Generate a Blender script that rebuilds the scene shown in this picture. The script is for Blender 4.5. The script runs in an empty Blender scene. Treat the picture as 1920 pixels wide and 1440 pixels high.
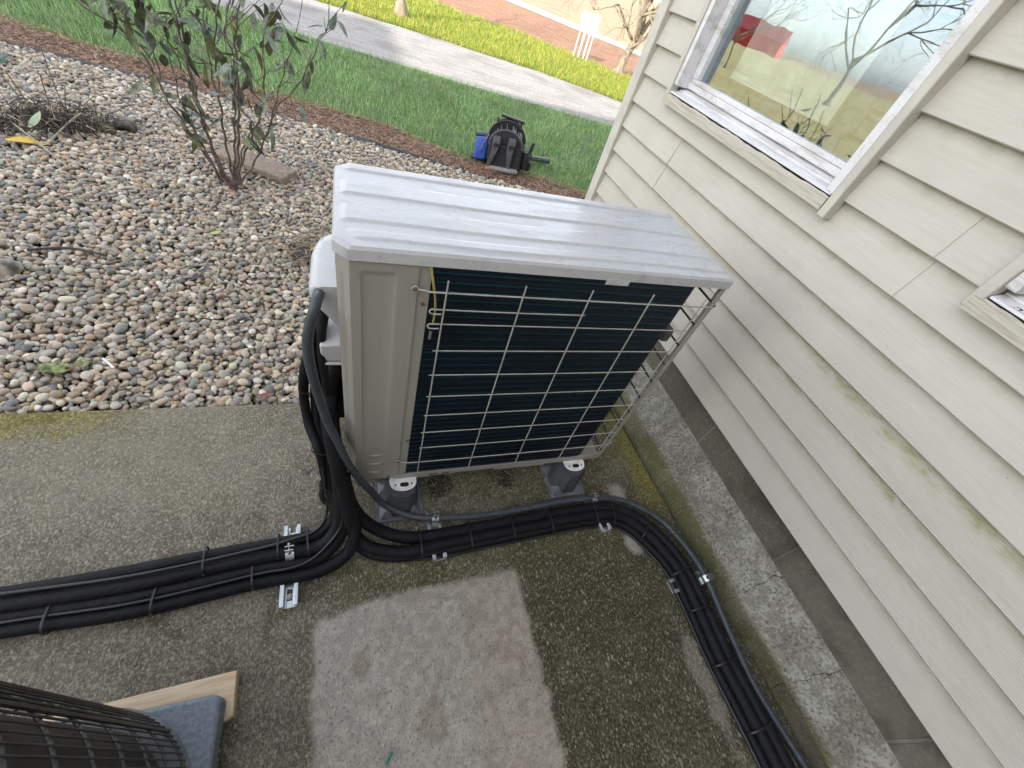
import bpy, math, random
import numpy as np
from mathutils import Vector, Matrix
random.seed(7); RNG = np.random.default_rng(7)
SC = bpy.context.scene; COL = SC.collection
R = math.radians

# ---------------------------------------------------------------- camera
cam_d = bpy.data.cameras.new('camera'); cam = bpy.data.objects.new('camera', cam_d); COL.objects.link(cam)
cam_d.sensor_width = 36; cam_d.lens = 766.17 / 1920 * 36; cam_d.clip_start = .02; cam_d.clip_end = 3000
CR = Vector((.93395, -.252714, .252731)); CD = Vector((-.024758, -.751178, -.659636)); CF = Vector((.356545, .60981, -.707819))
CP = Vector((.032765, -.657299, 1.311761))
mw = Matrix((CR, -CD, -CF)).transposed().to_4x4(); mw.translation = CP; cam.matrix_world = mw
SC.camera = cam
# ---------------------------------------------------------------- sky, sun, exposure
EL = R(26); SA = math.atan2(-.743, -.67)
SUN = Vector((math.cos(EL)*math.cos(SA), math.cos(EL)*math.sin(SA), math.sin(EL)))
w = bpy.data.worlds.new('World'); SC.world = w; w.use_nodes = True
nt = w.node_tree; nt.nodes.clear()
sky = nt.nodes.new('ShaderNodeTexSky'); sky.sky_type = 'NISHITA'; sky.sun_disc = False
sky.sun_elevation = EL; sky.sun_rotation = math.atan2(SUN.x, SUN.y) % (2*math.pi)
sky.air_density = 1.0; sky.dust_density = 1.6; sky.ozone_density = 1.0
bg = nt.nodes.new('ShaderNodeBackground'); bg.inputs['Strength'].default_value = .15
wo = nt.nodes.new('ShaderNodeOutputWorld')
hs = nt.nodes.new('ShaderNodeHueSaturation'); hs.inputs['Saturation'].default_value = .36
nt.links.new(sky.outputs[0], hs.inputs['Color']); nt.links.new(hs.outputs[0], bg.inputs[0]); nt.links.new(bg.outputs[0], wo.inputs[0])
sd = bpy.data.lights.new('sun', 'SUN'); sd.energy = 2.05; sd.angle = R(.5); sd.color = (1, .93, .82)
so = bpy.data.objects.new('sun', sd); COL.objects.link(so); so.rotation_euler = SUN.to_track_quat('Z', 'Y').to_euler(); so.location = (-5, -5, 12)
SC.view_settings.view_transform = 'Standard'; SC.view_settings.look = 'None'; SC.view_settings.gamma = 1
SC.view_settings.exposure = 2.24

# ---------------------------------------------------------------- node helpers
class NT:
    def __init__(s, name):
        s.m = bpy.data.materials.new(name); s.m.use_nodes = True; s.t = s.m.node_tree; s.t.nodes.clear()
        s.out = s.t.nodes.new('ShaderNodeOutputMaterial'); s.b = s.t.nodes.new('ShaderNodeBsdfPrincipled')
        s.t.links.new(s.b.outputs[0], s.out.inputs[0]); s.tc = s.t.nodes.new('ShaderNodeTexCoord')
        s.P = s.tc.outputs['Object']
    def put(s, i, v):
        if v is None: return
        if isinstance(v, bpy.types.NodeSocket): s.t.links.new(v, i)
        else:
            if hasattr(i.default_value, '__len__') and not hasattr(v, '__len__'): v = (v, v, v, 1)[:len(i.default_value)]
            if hasattr(v, '__len__') and len(i.default_value) == 4 and len(v) == 3: v = tuple(v)+(1,)
            i.default_value = v
    def n(s, k, **kw):
        return s.t.nodes.new('ShaderNode'+k)
    def M(s, op, a, b=None, c=None, cl=False):
        n = s.n('Math'); n.operation = op; n.use_clamp = cl
        s.put(n.inputs[0], a); s.put(n.inputs[1], b) if b is not None else 0; s.put(n.inputs[2], c) if c is not None else 0
        return n.outputs[0]
    def mapv(s, scale=(1,1,1), loc=(0,0,0), rot=(0,0,0), v=None):
        n = s.n('Mapping'); s.put(n.inputs[0], v or s.P); n.inputs['Scale'].default_value = scale; n.inputs['Location'].default_value = loc; n.inputs['Rotation'].default_value = rot
        return n.outputs[0]
    def noise(s, sc, det=3, rough=.55, v=None, dist=0, col=False):
        n = s.n('TexNoise'); s.put(n.inputs['Vector'], v or s.P); n.inputs['Scale'].default_value = sc; n.inputs['Detail'].default_value = det; n.inputs['Roughness'].default_value = rough; n.inputs['Distortion'].default_value = dist
        return n.outputs[1 if col else 0]
    def vor(s, sc, v=None, feat='F1', out=0, rnd=1):
        n = s.n('TexVoronoi'); n.feature = feat; s.put(n.inputs['Vector'], v or s.P); n.inputs['Scale'].default_value = sc; n.inputs['Randomness'].default_value = rnd
        return n.outputs[out]
    def wave(s, sc, v=None, dire='X', dist=0, det=2, dsc=1):
        n = s.n('TexWave'); n.bands_direction = dire; s.put(n.inputs['Vector'], v or s.P); n.inputs['Scale'].default_value = sc; n.inputs['Distortion'].default_value = dist; n.inputs['Detail'].default_value = det; n.inputs['Detail Scale'].default_value = dsc
        return n.outputs[1]
    def ss(s, v, a, b):
        n = s.n('MapRange'); n.interpolation_type = 'SMOOTHSTEP'; s.put(n.inputs[0], v); n.inputs[1].default_value = a; n.inputs[2].default_value = b
        return n.outputs[0]
    def mix(s, f, a, b, mode='MIX'):
        n = s.n('Mix'); n.data_type = 'RGBA'; n.blend_type = mode
        s.put(n.inputs[0], f); s.put(n.inputs[6], a); s.put(n.inputs[7], b); return n.outputs[2]
    def ramp(s, v, stops, const=False):
        n = s.n('ValToRGB'); s.put(n.inputs[0], v); e = n.color_ramp.elements
        if const: n.color_ramp.interpolation = 'CONSTANT'
        while len(e) < len(stops): e.new(.5)
        for i, (p, c) in enumerate(stops): e[i].position = p; e[i].color = tuple(c)+(1,)
        return n.outputs[0]
    def xyz(s, v=None):
        n = s.n('SeparateXYZ'); s.put(n.inputs[0], v or s.P); return n.outputs
    def attr(s, name):
        n = s.n('Attribute'); n.attribute_name = name; return n.outputs
    def bump(s, h, st=.3, dist=.002, prev=None):
        n = s.n('Bump'); s.put(n.inputs['Height'], h); n.inputs['Strength'].default_value = st; n.inputs['Distance'].default_value = dist
        if prev: s.put(n.inputs['Normal'], prev)
        s.put(s.b.inputs['Normal'], n.outputs[0]); return n.outputs[0]
    def set(s, col=None, rough=None, metal=None, spec=None, coat=None, sub=None):
        b = s.b.inputs
        s.put(b['Base Color'], col); s.put(b['Roughness'], rough); s.put(b['Metallic'], metal); s.put(b['Specular IOR Level'], spec)
        if coat is not None: s.put(b['Coat Weight'], coat); b['Coat Roughness'].default_value = .12
        return s.m

def simple(name, col, rough=.5, metal=0, var=.12, sc=30, bmp=0, bsc=200, coat=None, spec=None):
    k = NT(name); n = k.noise(sc, 4)
    c2 = tuple(x*(1-var*1.6) for x in col); c1 = tuple(min(1, x*(1+var)) for x in col)
    k.set(k.mix(k.ss(n, .3, .7), c2, c1), k.M('ADD', k.M('MULTIPLY', k.noise(sc*2.3), .16), rough-.08), metal, spec, coat)
    if bmp: k.bump(k.noise(bsc, 3), bmp, .002)
    return k.m

# ---------------------------------------------------------------- mesh helpers
def catmull(pts, step=.01):
    P = [Vector(p) for p in pts]
    if len(P) == 2:
        n = max(1, int((P[1]-P[0]).length/step)); return [P[0].lerp(P[1], i/n) for i in range(n+1)]
    P = [2*P[0]-P[1]]+P+[2*P[-1]-P[-2]]; out = []
    for i in range(1, len(P)-2):
        a, b, c, d = P[i-1:i+3]; n = max(2, int((c-b).length/step))
        for j in range(n):
            t = j/n; out.append(.5*((2*b)+(c-a)*t+(2*a-5*b+4*c-d)*t*t+(3*b-a-3*c+d)*t**3))
    out.append(P[-2]); return out

class MB:
    def __init__(s): s.v = []; s.f = []; s.mi = []
    def add(s, vs, fs, mi=0):
        o = len(s.v); s.v += [tuple(v) for v in vs]; s.f += [tuple(i+o for i in f) for f in fs]; s.mi += [mi]*len(fs); return s
    def box(s, lo, hi, mi=0, M=None):
        x0, y0, z0 = lo; x1, y1, z1 = hi
        vs = [(x0,y0,z0),(x1,y0,z0),(x1,y1,z0),(x0,y1,z0),(x0,y0,z1),(x1,y0,z1),(x1,y1,z1),(x0,y1,z1)]
        if M: vs = [M @ Vector(v) for v in vs]
        return s.add(vs, [(0,3,2,1),(4,5,6,7),(0,1,5,4),(1,2,6,5),(2,3,7,6),(3,0,4,7)], mi)
    def prism(s, poly, a, b, axis='z', mi=0, M=None):     # poly CCW; extruded a..b
        n = len(poly); mk = {'z': lambda p, t: (p[0], p[1], t), 'y': lambda p, t: (p[0], t, p[1]), 'x': lambda p, t: (t, p[0], p[1])}[axis]
        vs = [mk(p, a) for p in poly]+[mk(p, b) for p in poly]
        if M: vs = [M @ Vector(v) for v in vs]
        fs = [tuple(range(n))[::-1], tuple(range(n, 2*n))]+[(i, (i+1) % n, n+(i+1) % n, n+i) for i in range(n)]
        return s.add(vs, fs, mi)
    def rings(s, rings, cap=True, mi=0, closed=True):
        n = len(rings[0]); vs = [p for r in rings for p in r]; fs = []
        for i in range(len(rings)-1):
            for j in range(n if closed else n-1):
                fs.append((i*n+j, i*n+(j+1) % n, (i+1)*n+(j+1) % n, (i+1)*n+j))
        if cap: fs += [tuple(range(n))[::-1], tuple(range((len(rings)-1)*n, len(rings)*n))]
        return s.add(vs, fs, mi)
    def tube(s, pts, r, n=8, smooth=True, step=.012, rfun=None, mi=0, flat=1):
        P = catmull(pts, step) if smooth else [Vector(p) for p in pts]
        T = [(P[min(i+1, len(P)-1)]-P[max(i-1, 0)]).normalized() for i in range(len(P))]
        u = T[0].orthogonal().normalized(); rs = []
        for i, (p, t) in enumerate(zip(P, T)):
            u = (u-t*u.dot(t)).normalized(); v = t.cross(u); q = i/max(1, len(P)-1)
            rr = rfun(q)*r if rfun else r
            rs.append([p+(u*math.cos(2*math.pi*k/n)+v*math.sin(2*math.pi*k/n)*flat)*rr for k in range(n)])
        return s.rings(rs, mi=mi)
    def lathe(s, prof, n=24, c=(0,0,0), M=None, mi=0):
        c = Vector(c); rs = []
        for r, z in prof:
            ring = [Vector((r*math.cos(2*math.pi*k/n), r*math.sin(2*math.pi*k/n), z)) for k in range(n)]
            rs.append([(M @ p if M else p)+c for p in ring])
        return s.rings(rs, mi=mi)
    def loft(s, secs, n=28, e=3.2, M=None, mi=0):   # (z,hx,hy,cx,cy) super-ellipse sections
        rs = []
        for z, hx, hy, cx, cy in secs:
            ring = []
            for k in range(n):
                a = 2*math.pi*k/n; ca, sa = math.cos(a), math.sin(a)
                p = Vector((cx+hx*math.copysign(abs(ca)**(2/e), ca), cy+hy*math.copysign(abs(sa)**(2/e), sa), z))
                ring.append(M @ p if M else p)
            rs.append(ring)
        return s.rings(rs, mi=mi)
    def build(s, name, mats, parent=None, smooth=True, bev=0, ang=35, seg=2):
        me = bpy.data.meshes.new(name); me.from_pydata(s.v, [], s.f); me.update()
        mats = mats if isinstance(mats, (list, tuple)) else [mats]
        for m in mats: me.materials.append(m)
        me.polygons.foreach_set('material_index', s.mi)
        if smooth: me.shade_smooth(); me.set_sharp_from_angle(angle=R(ang))
        o = bpy.data.objects.new(name, me); COL.objects.link(o)
        if parent: o.parent = parent
        if bev:
            b = o.modifiers.new('bevel', 'BEVEL'); b.width = bev; b.segments = seg; b.limit_method = 'ANGLE'; b.angle_limit = R(40)
        return o

def np_mesh(name, V, F, mat, col=None, smooth=False, parent=None):
    me = bpy.data.meshes.new(name); k = F.shape[1]
    me.vertices.add(len(V)); me.vertices.foreach_set('co', np.ascontiguousarray(V, dtype=np.float32).ravel())
    me.loops.add(F.size); me.loops.foreach_set('vertex_index', np.ascontiguousarray(F, dtype=np.int32).ravel())
    me.polygons.add(len(F)); me.polygons.foreach_set('loop_start', np.arange(0, F.size, k, dtype=np.int32))
    me.materials.append(mat); me.update(calc_edges=True)
    if col is not None:
        a = me.color_attributes.new('tint', 'FLOAT_COLOR', 'POINT')
        a.data.foreach_set('color', np.concatenate([col, np.ones((len(V), 1))], 1).astype(np.float32).ravel())
    if smooth: me.shade_smooth()
    o = bpy.data.objects.new(name, me); COL.objects.link(o)
    if parent: o.parent = parent
    return o

def tag(o, label=None, cat=None, group=None, kind=None):
    if label: o['label'] = label
    if cat: o['category'] = cat
    if group: o['group'] = group
    if kind: o['kind'] = kind
    return o
def empty(name, loc, label, cat, group=None):
    o = bpy.data.objects.new(name, None); COL.objects.link(o); o.location = loc; o.empty_display_size = .05
    tag(o, label, cat, group); o['_w'] = 1; del o['_w']; return o
class Local:      # builds parts in world coordinates and stores them relative to the thing's base
    pass
def finish(root):
    bpy.context.view_layer.update()
def part(mb, name, mats, root, **kw):
    base = root.matrix_world.translation if root.parent else Vector(root.location)
    wp = root; off = Vector((0, 0, 0))
    while wp is not None: off += Vector(wp.location); wp = wp.parent
    mb.v = [tuple(Vector(v)-off) for v in mb.v]
    return mb.build(name, mats, root, **kw)

def fbm(x, y, sc, seed=0, oct=4):
    out = np.zeros(np.shape(x)); a = 1; tot = 0
    rg = np.random.default_rng(seed+99)
    for o in range(oct):
        T = rg.random((64, 64)); u = np.asarray(x)*sc+rg.random()*50; v = np.asarray(y)*sc+rg.random()*50
        i = np.floor(u).astype(int); j = np.floor(v).astype(int); fu = u-i; fv = v-j
        fu = fu*fu*(3-2*fu); fv = fv*fv*(3-2*fv)
        g = lambda a, b: T[a % 64, b % 64]
        out = out+a*((g(i, j)*(1-fu)+g(i+1, j)*fu)*(1-fv)+(g(i, j+1)*(1-fu)+g(i+1, j+1)*fu)*fv)
        tot += a; a *= .5; sc *= 2.03
    return out/tot
def sst(x, a, b):
    t = np.clip((x-a)/(b-a), 0, 1); return t*t*(3-2*t)

# ---------------------------------------------------------------- outlines on the ground (metres)
GZ = -.05
def crv(pts):
    p = np.array(pts); p = p[np.argsort(p[:, 0])]; return lambda x: np.interp(x, p[:, 0], p[:, 1])
edge_f = crv([(-6, 4.9), (-2.9, 3.95), (-2.228, 3.758), (-1.879, 3.70), (-1.248, 3.536), (-.343, 3.30), (-.127, 3.211), (.455, 2.99), (1.178, 2.748), (1.7, 2.58), (3, 2.2), (9, 1.9)])
lawn_f = crv([(-6, 5.2), (-2.886, 4.42), (-2.456, 4.374), (-2.15, 4.28), (-1.75, 4.12), (-1.274, 4.04), (-.83, 3.96), (-.205, 3.82), (.394, 3.62), (.749, 3.34), (1.124, 3.154), (1.65, 3.06), (2.058, 2.88), (3, 2.6), (9, 2.4)])
dn_f = crv([(-30, 60), (-9, 48), (-6, 26), (-4.4, 13), (-3.2, 8.6), (-2.4, 7.2), (-1.563, 6.69), (-.276, 6.175), (.853, 5.90), (2.403, 5.58), (3.646, 5.42), (6, 5.0), (12, 4.4), (30, 3)])
df_f = crv([(-30, 64), (-9, 52), (-5.2, 30), (-3.6, 17), (-2.6, 11.2), (-2.0, 9.5), (-1.6, 9.05), (-.429, 8.667), (.614, 8.503), (3.129, 7.915), (4.65, 7.206), (7, 6.5), (12, 5.7), (30, 4)])
fld_f = crv([(-60, 70), (-10, 60), (-4, 32), (0, 16), (1.985, 12.9), (4.333, 11.7), (5.243, 10.9), (6.5, 10.3), (10, 8.6), (60, -12)])
rdn_f = crv([(-80, 100), (5.2, 19.2), (9.1, 15.2), (20, 5), (60, -30)])
rdf_f = crv([(-80, 103), (6.68, 20.46), (10.1, 16.54), (20, 7), (60, -28)])

# ---------------------------------------------------------------- materials of the ground
def ground_mat(name, c1, c2, c3, sc=3, fine=60, rough=.95, bmp=.5, bd=.01):
    k = NT(name); a = k.noise(sc, 5, .6); b = k.noise(fine, 3, .7)
    col = k.mix(k.ss(a, .35, .68), c1, c2); col = k.mix(k.ss(b, .5, .72), col, c3)
    k.set(col, rough, spec=.2); k.bump(b, bmp, bd); return k.m
m_soil = ground_mat('soil', (.045, .034, .024), (.07, .055, .04), (.02, .015, .012))
m_field = ground_mat('field_stubble', (.30, .20, .125), (.38, .27, .16), (.22, .14, .09), 1.2, 22)
m_brown = ground_mat('leafy_brown', (.26, .14, .085), (.30, .18, .11), (.12, .06, .035), 2.2, 16)
m_turf = ground_mat('turf_soil', (.09, .14, .035), (.13, .18, .05), (.06, .07, .025), 4, 45)
k = NT('drive_gravel')
vr = k.vor(75, out=1); vd = k.vor(75)
sep = k.xyz(vr)
col = k.ramp(sep[0], [(0, (.34, .32, .30)), (.35, (.44, .42, .40)), (.7, (.52, .49, .45)), (1, (.62, .60, .57))])
col = k.mix(k.ss(k.noise(1.7, 4), .4, .75), col, (.34, .31, .28)); col = k.mix(k.ss(vd, .0, .012), (.2, .18, .16), col)
tr = k.wave(.45, k.mapv((1, 3, 1), rot=(0, 0, R(22))), 'Y', 6, 3, 1.5); col = k.mix(k.M('MULTIPLY', k.ss(tr, .7, 1), .25), col, (.26, .23, .2))
k.set(k.mix(.34, col, (0, 0, 0)), .92, spec=.2); k.bump(vd, .6, .012); m_drive = k.m
k = NT('road_gravel'); k.set(k.mix(k.ss(k.noise(2), .3, .7), (.45, .42, .36), (.58, .55, .48)), .9); m_road = k.m

def band(name, f0, f1, x0, x1, z, mat, label, cat, kind='structure', nx=160, skirt=.05):
    xs = np.linspace(x0, x1, nx); mb = MB(); vs = []; n = len(xs)
    j = lambda x: .03*math.sin(x*3.1)+.02*math.sin(x*7.7+1)
    a = [(x, float(f0(x))+j(x), z) for x in xs]; b = [(x, float(f1(x))+j(x+9), z) for x in xs]
    mb.add(a+b, [(i, i+1, n+i+1, n+i) for i in range(n-1)])
    o = mb.build(name, mat, smooth=False); return tag(o, label, cat, kind=kind)

g = MB(); g.add([(-900, -900, -.075), (900, -900, -.075), (900, 900, -.075), (-900, 900, -.075)], [(0, 1, 2, 3)])
tag(g.build('ground', m_field, smooth=False), 'tan harvested field reaching to the horizon', 'field', kind='structure')
band('garden_soil', lambda x: .3 if x < 1.3 else 1.3, lawn_f, -6, 9, -.066, m_soil, 'dark soil under the pebble bed beside the slab', 'soil')
band('lawn_soil', lawn_f, dn_f, -6, 9, -.06, m_turf, 'soil under the shaded lawn strip', 'soil')
MD = MB(); MD.add([(-90, -8, -.0585), (-6.2, -8, -.0585), (-6.2, 24, -.0585), (-12, 70, -.0585), (-90, 90, -.0585)], [(0, 1, 2, 3, 4)])
tag(MD.build('meadow', ground_mat('dry_meadow', (.36, .28, .11), (.46, .38, .19), (.24, .20, .08), .5, 2.5, .95, .8, .04), smooth=False), 'golden dry meadow left of the yard, seen mirrored in the window', 'meadow', kind='structure')
band('driveway', dn_f, df_f, -30, 30, -.055, m_drive, 'pale gravel driveway crossing behind the lawn, half in shade', 'driveway', nx=400)
band('far_lawn_soil', df_f, fld_f, -60, 60, -.064, m_turf, 'soil under the sunlit yellow-green lawn beyond the driveway', 'soil', nx=300)
band('leaf_litter_ground', fld_f, rdn_f, -60, 60, -.068, m_brown, 'reddish brown leafy ground between sunny lawn and road', 'ground', nx=200)
band('road', rdn_f, rdf_f, -80, 60, -.056, m_road, 'narrow pale road beyond the brown ground', 'road', nx=200)

# ---------------------------------------------------------------- scatter helpers
def in_view(V, m=560):
    q = V-np.array(CP); x = q@np.array(CR); y = q@np.array(CD); z = q@np.array(CF)
    with np.errstate(all='ignore'):
        u = 960+766*x/z; v = 720+766*y/z
    return (z > .05) & (u > -m) & (u < 1920+m) & (v > -m) & (v < 1440+m)

def ico(sub=1):
    t = (1+5**.5)/2
    v = [(-1,t,0),(1,t,0),(-1,-t,0),(1,-t,0),(0,-1,t),(0,1,t),(0,-1,-t),(0,1,-t),(t,0,-1),(t,0,1),(-t,0,-1),(-t,0,1)]
    f = [(0,11,5),(0,5,1),(0,1,7),(0,7,10),(0,10,11),(1,5,9),(5,11,4),(11,10,2),(10,7,6),(7,1,8),(3,9,4),(3,4,2),(3,2,6),(3,6,8),(3,8,9),(4,9,5),(2,4,11),(6,2,10),(8,6,7),(9,8,1)]
    v = [np.array(p)/np.linalg.norm(p) for p in v]
    for _ in range(sub):
        c = {}; nf = []
        def mid(a, b):
            key = (min(a, b), max(a, b))
            if key not in c: p = v[a]+v[b]; v.append(p/np.linalg.norm(p)); c[key] = len(v)-1
            return c[key]
        for a, b, d in f:
            x, y, z = mid(a, b), mid(b, d), mid(d, a); nf += [(a, x, z), (b, y, x), (d, z, y), (x, y, z)]
        f = nf
    return np.array(v), np.array(f)

def stones(name, P, S, pal, mat, sub=1, tilt=.5, seed=1, lump=.24):
    rg = np.random.default_rng(seed); V, F = ico(sub); n = len(P); nv = len(V)
    # eight lumpy variants
    var = []
    for i in range(8):
        d = rg.normal(size=(5, 3)); d /= np.linalg.norm(d, axis=1, keepdims=True)
        h = 1+lump*np.sum(np.maximum(0, V@d.T-.35)*rg.uniform(-1.1, .8, 5), axis=1); var.append(V*h[:, None])
    var = np.array(var); W = var[rg.integers(0, 8, n)]*S[:, None, :]
    def rot(ax, a):
        c, s = np.cos(a), np.sin(a); M = np.zeros((n, 3, 3)); i, j = [(1, 2), (0, 2), (0, 1)][ax]
        for q in range(3): M[:, q, q] = 1
        M[:, i, i] = c; M[:, j, j] = c; M[:, i, j] = -s; M[:, j, i] = s; return M
    Mx = rot(0, rg.normal(0, tilt, n))@rot(1, rg.normal(0, tilt, n)); Mz = rot(2, rg.uniform(0, 6.3, n))
    W = np.einsum('nij,nkj->nki', Mz@Mx, W)+P[:, None, :]
    Fa = (F[None]+(np.arange(n)*nv)[:, None, None]).reshape(-1, 3)
    c = .94*np.array((1.06, 1., .89))*pal[rg.integers(0, len(pal), n)]*rg.uniform(.7, 1.25, (n, 1))*rg.uniform(.94, 1.06, (n, 3))
    return np_mesh(name, W.reshape(-1, 3), Fa, mat, np.repeat(c, nv, 0), smooth=True)

def blades(name, P, L, Wd, lean, pal, mat, seed=2, curve=1.0, jit=.2, patch=0):
    rg = np.random.default_rng(seed); n = len(P); az = rg.uniform(0, 6.283, n); ln = lean if np.ndim(lean) else rg.normal(0, lean, n)
    D = np.stack([np.cos(az), np.sin(az), np.zeros(n)], 1); B = np.stack([-np.sin(az), np.cos(az), np.zeros(n)], 1); Z = np.array([0, 0, 1.])
    q = []
    for t, ww in ((0, 1), (.5, .85), (1, .12)):
        ang = np.abs(ln)*(1+curve*t)*.6
        c = P+D*(L*t*np.sin(np.minimum(ang, 1.5)))[:, None]+Z*(L*t*np.cos(np.minimum(ang, 1.5)))[:, None]
        q += [c-B*(Wd*ww/2)[:, None], c+B*(Wd*ww/2)[:, None]]
    V = np.stack(q, 1).reshape(-1, 3)
    F = np.array([[0, 1, 3, 2], [2, 3, 5, 4]]); F = (F[None]+(np.arange(n)*6)[:, None, None]).reshape(-1, 4)
    c = pal[rg.integers(0, len(pal), n)]*rg.uniform(1-jit, 1+jit, (n, 1))
    if patch:
        q1 = fbm(P[:, 0], P[:, 1], 2.5, seed+1)[:, None]; q2 = fbm(P[:, 0], P[:, 1], 9, seed+2)[:, None]; t_ = sst(q2, .45, .7)*patch
        c = c*(.72+.56*q1)*(1-t_)+t_*np.array((.34, .38, .26))*rg.uniform(.6, 1.1, (n, 1))
    return np_mesh(name, V, F, mat, np.repeat(c, 6, 0))

def attr_mat(name, rough=.6, spec=.3, bmp=0, bsc=300, trans=0, speck=0):
    k = NT(name); a = k.attr('tint')[0]
    c = k.mix(k.ss(k.noise(130, 3, .7), .42, .72), a, k.mix(.5, a, (.35, .33, .3)), 'MIX') if speck else a
    k.set(c, rough, spec=spec)
    if bmp: k.bump(k.noise(bsc, 2), bmp, .001)
    if trans:
        t = k.n('BsdfTranslucent'); k.put(t.inputs[0], c); mx = k.n('MixShader'); mx.inputs[0].default_value = trans
        k.t.links.new(k.b.outputs[0], mx.inputs[1]); k.t.links.new(t.outputs[0], mx.inputs[2]); k.t.links.new(mx.outputs[0], k.out.inputs[0])
    return k.m
m_pebble = attr_mat('pebble', .55, .4, .25, 260, speck=1)
m_blade = attr_mat('grass_blade', .6, .2, trans=.4)
m_chip = attr_mat('mulch_chip', .85, .15)

# ---------------------------------------------------------------- pebble bed
def grid_pts(x0, x1, y0, y1, sp, seed, j=.45):
    rg = np.random.default_rng(seed); xs = np.arange(x0, x1, sp); ys = np.arange(y0, y1, sp*.9)
    X, Y = np.meshgrid(xs, ys); X = X+(np.arange(len(ys)) % 2)[:, None]*sp/2
    X = X+rg.uniform(-j, j, X.shape)*sp; Y = Y+rg.uniform(-j, j, Y.shape)*sp
    return X.ravel(), Y.ravel()
def bed_mask(x, y):
    ok = (y > .425) & (y < edge_f(x)-.02); ok &= ~((x > 1.2) & (y < 1.45)); return ok
pal = np.array([(.42,.35,.26),(.50,.43,.34),(.36,.32,.27),(.27,.26,.245),(.19,.19,.19),(.28,.22,.165),(.56,.52,.46),(.44,.40,.35),(.33,.25,.19),(.13,.14,.15),(.35,.25,.17),(.24,.235,.22),(.47,.40,.32),(.62,.58,.52),(.31,.29,.25),(.22,.20,.17),(.36,.27,.20),(.40,.38,.35)])
Ps = []; Ss = []
for lay, (sp, z, s0, s1) in enumerate([(.0195, -.036, .008, .0145), (.0225, -.022, .0085, .0155), (.040, -.013, .009, .018)]):
    x, y = grid_pts(-3.4, 2.6, .42, 4.3, sp, 10+lay, .5); m = bed_mask(x, y); x, y = x[m], y[m]
    hgt = (fbm(x, y, 1.6, 3)-.5)*.03; P = np.stack([x, y, z+hgt+RNG.uniform(-.004, .004, len(x))], 1)
    # next to the slab the pebbles stop at its face, lower
    m = in_view(P); P = P[m]
    a = RNG.uniform(s0, s1, len(P))*(1+.30*(RNG.random(len(P)) > .93)); S = np.stack([a*RNG.uniform(.95, 1.3, len(P)), a*RNG.uniform(.75, 1.05, len(P)), a*RNG.uniform(.45, .75, len(P))], 1)
    Ps.append(P); Ss.append(S)
P = np.concatenate(Ps); S = np.concatenate(Ss)
P[:, 1] = np.maximum(P[:, 1], .412+S[:, 0]*.9)
tag(stones('pebble_gravel', P, S, pal, m_pebble, 1, .35, 5), 'bed of mixed tan, grey and white river pebbles', 'gravel', kind='stuff')

# ---------------------------------------------------------------- mulch strip, lawns
def mulch(n, seed, keep, x0, x1, y0, y1, z, Lr, pal, name, label):
    rg = np.random.default_rng(seed); x = rg.uniform(x0, x1, n); y = rg.uniform(y0, y1, n); m = keep(x, y); x, y = x[m], y[m]
    P = np.stack([x, y, z+rg.uniform(0, .022, len(x))], 1); P = P[in_view(P)]
    pal = pal*1.35; L = rg.uniform(*Lr, len(P)); o = blades(name, P, L, rg.uniform(.0018, .005, len(P)), rg.normal(2.4, .35, len(P)), pal, m_chip, seed, .2, .4)
    return tag(o, label, 'mulch', kind='stuff')
mulch(130000, 21, lambda x, y: (y > edge_f(x)+.01) & (y < lawn_f(x)+.05), -4.2, 3.2, 2.3, 5, -.058, (.02, .07),
      np.array([(.30,.18,.12),(.22,.13,.085),(.38,.25,.17),(.15,.085,.055),(.30,.20,.14),(.10,.06,.045)]), 'bark_mulch', 'reddish brown shredded mulch between edging and lawn')
mulch(5200, 37, lambda x, y: (y > .6) & (y < edge_f(x)) & (x < 1.1) & (fbm(x, y, 2.2, 77) > .54), -3, 1.2, .5, 3.8, -.006, (.012, .035), np.array([(.10,.07,.05),(.20,.16,.11),(.05,.04,.03),(.30,.26,.19)]), 'bed_debris', 'dark bark crumbs and bits of straw scattered on the pebbles')
gp = 2.6*np.array([(.068,.125,.035),(.075,.145,.045),(.105,.175,.06),(.045,.095,.035),(.14,.19,.09),(.085,.14,.075),(.21,.21,.13),(.045,.085,.03)])
def lawn(name, n, seed, keep, x0, x1, y0, y1, hr, wr, pal, label, lean=.55):
    rg = np.random.default_rng(seed); x = rg.uniform(x0, x1, n); y = rg.uniform(y0, y1, n); m = keep(x, y, rg); x, y = x[m], y[m]
    P = np.stack([x, y, np.full(len(x), -.062)], 1); P = P[in_view(P)]
    cl = fbm(P[:, 0], P[:, 1], 5, seed); L = rg.uniform(*hr, len(P))*(.65+.7*cl)
    o = blades(name, P, L, rg.uniform(*wr, len(P)), rg.normal(0, lean, len(P))*1.6+.2, pal, m_blade, seed, 1.1, .4, .45 if seed == 31 else 0)
    return tag(o, label, 'grass', kind='stuff')
lawn('lawn_grass', 330000, 31, lambda x, y, rg: (y > lawn_f(x)-.02+(fbm(x, y, 4, 8)-.5)*.22) & (y < dn_f(x)+(fbm(x, y, 6, 9)-.5)*.1), -5, 4.6, 2.4, 8.4, (.03, .075), (.0026, .005), gp, 'shaded green lawn between the mulch strip and the driveway')
gp_sunlit = 1.3*np.array([(.30,.27,.06),(.34,.29,.08),(.20,.24,.04),(.18,.25,.035),(.22,.27,.04),(.12,.19,.03),(.28,.27,.06),(.16,.24,.03),(.25,.22,.07)])  # same grass as the shaded lawn; sunlit yellow put into its colour
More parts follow.
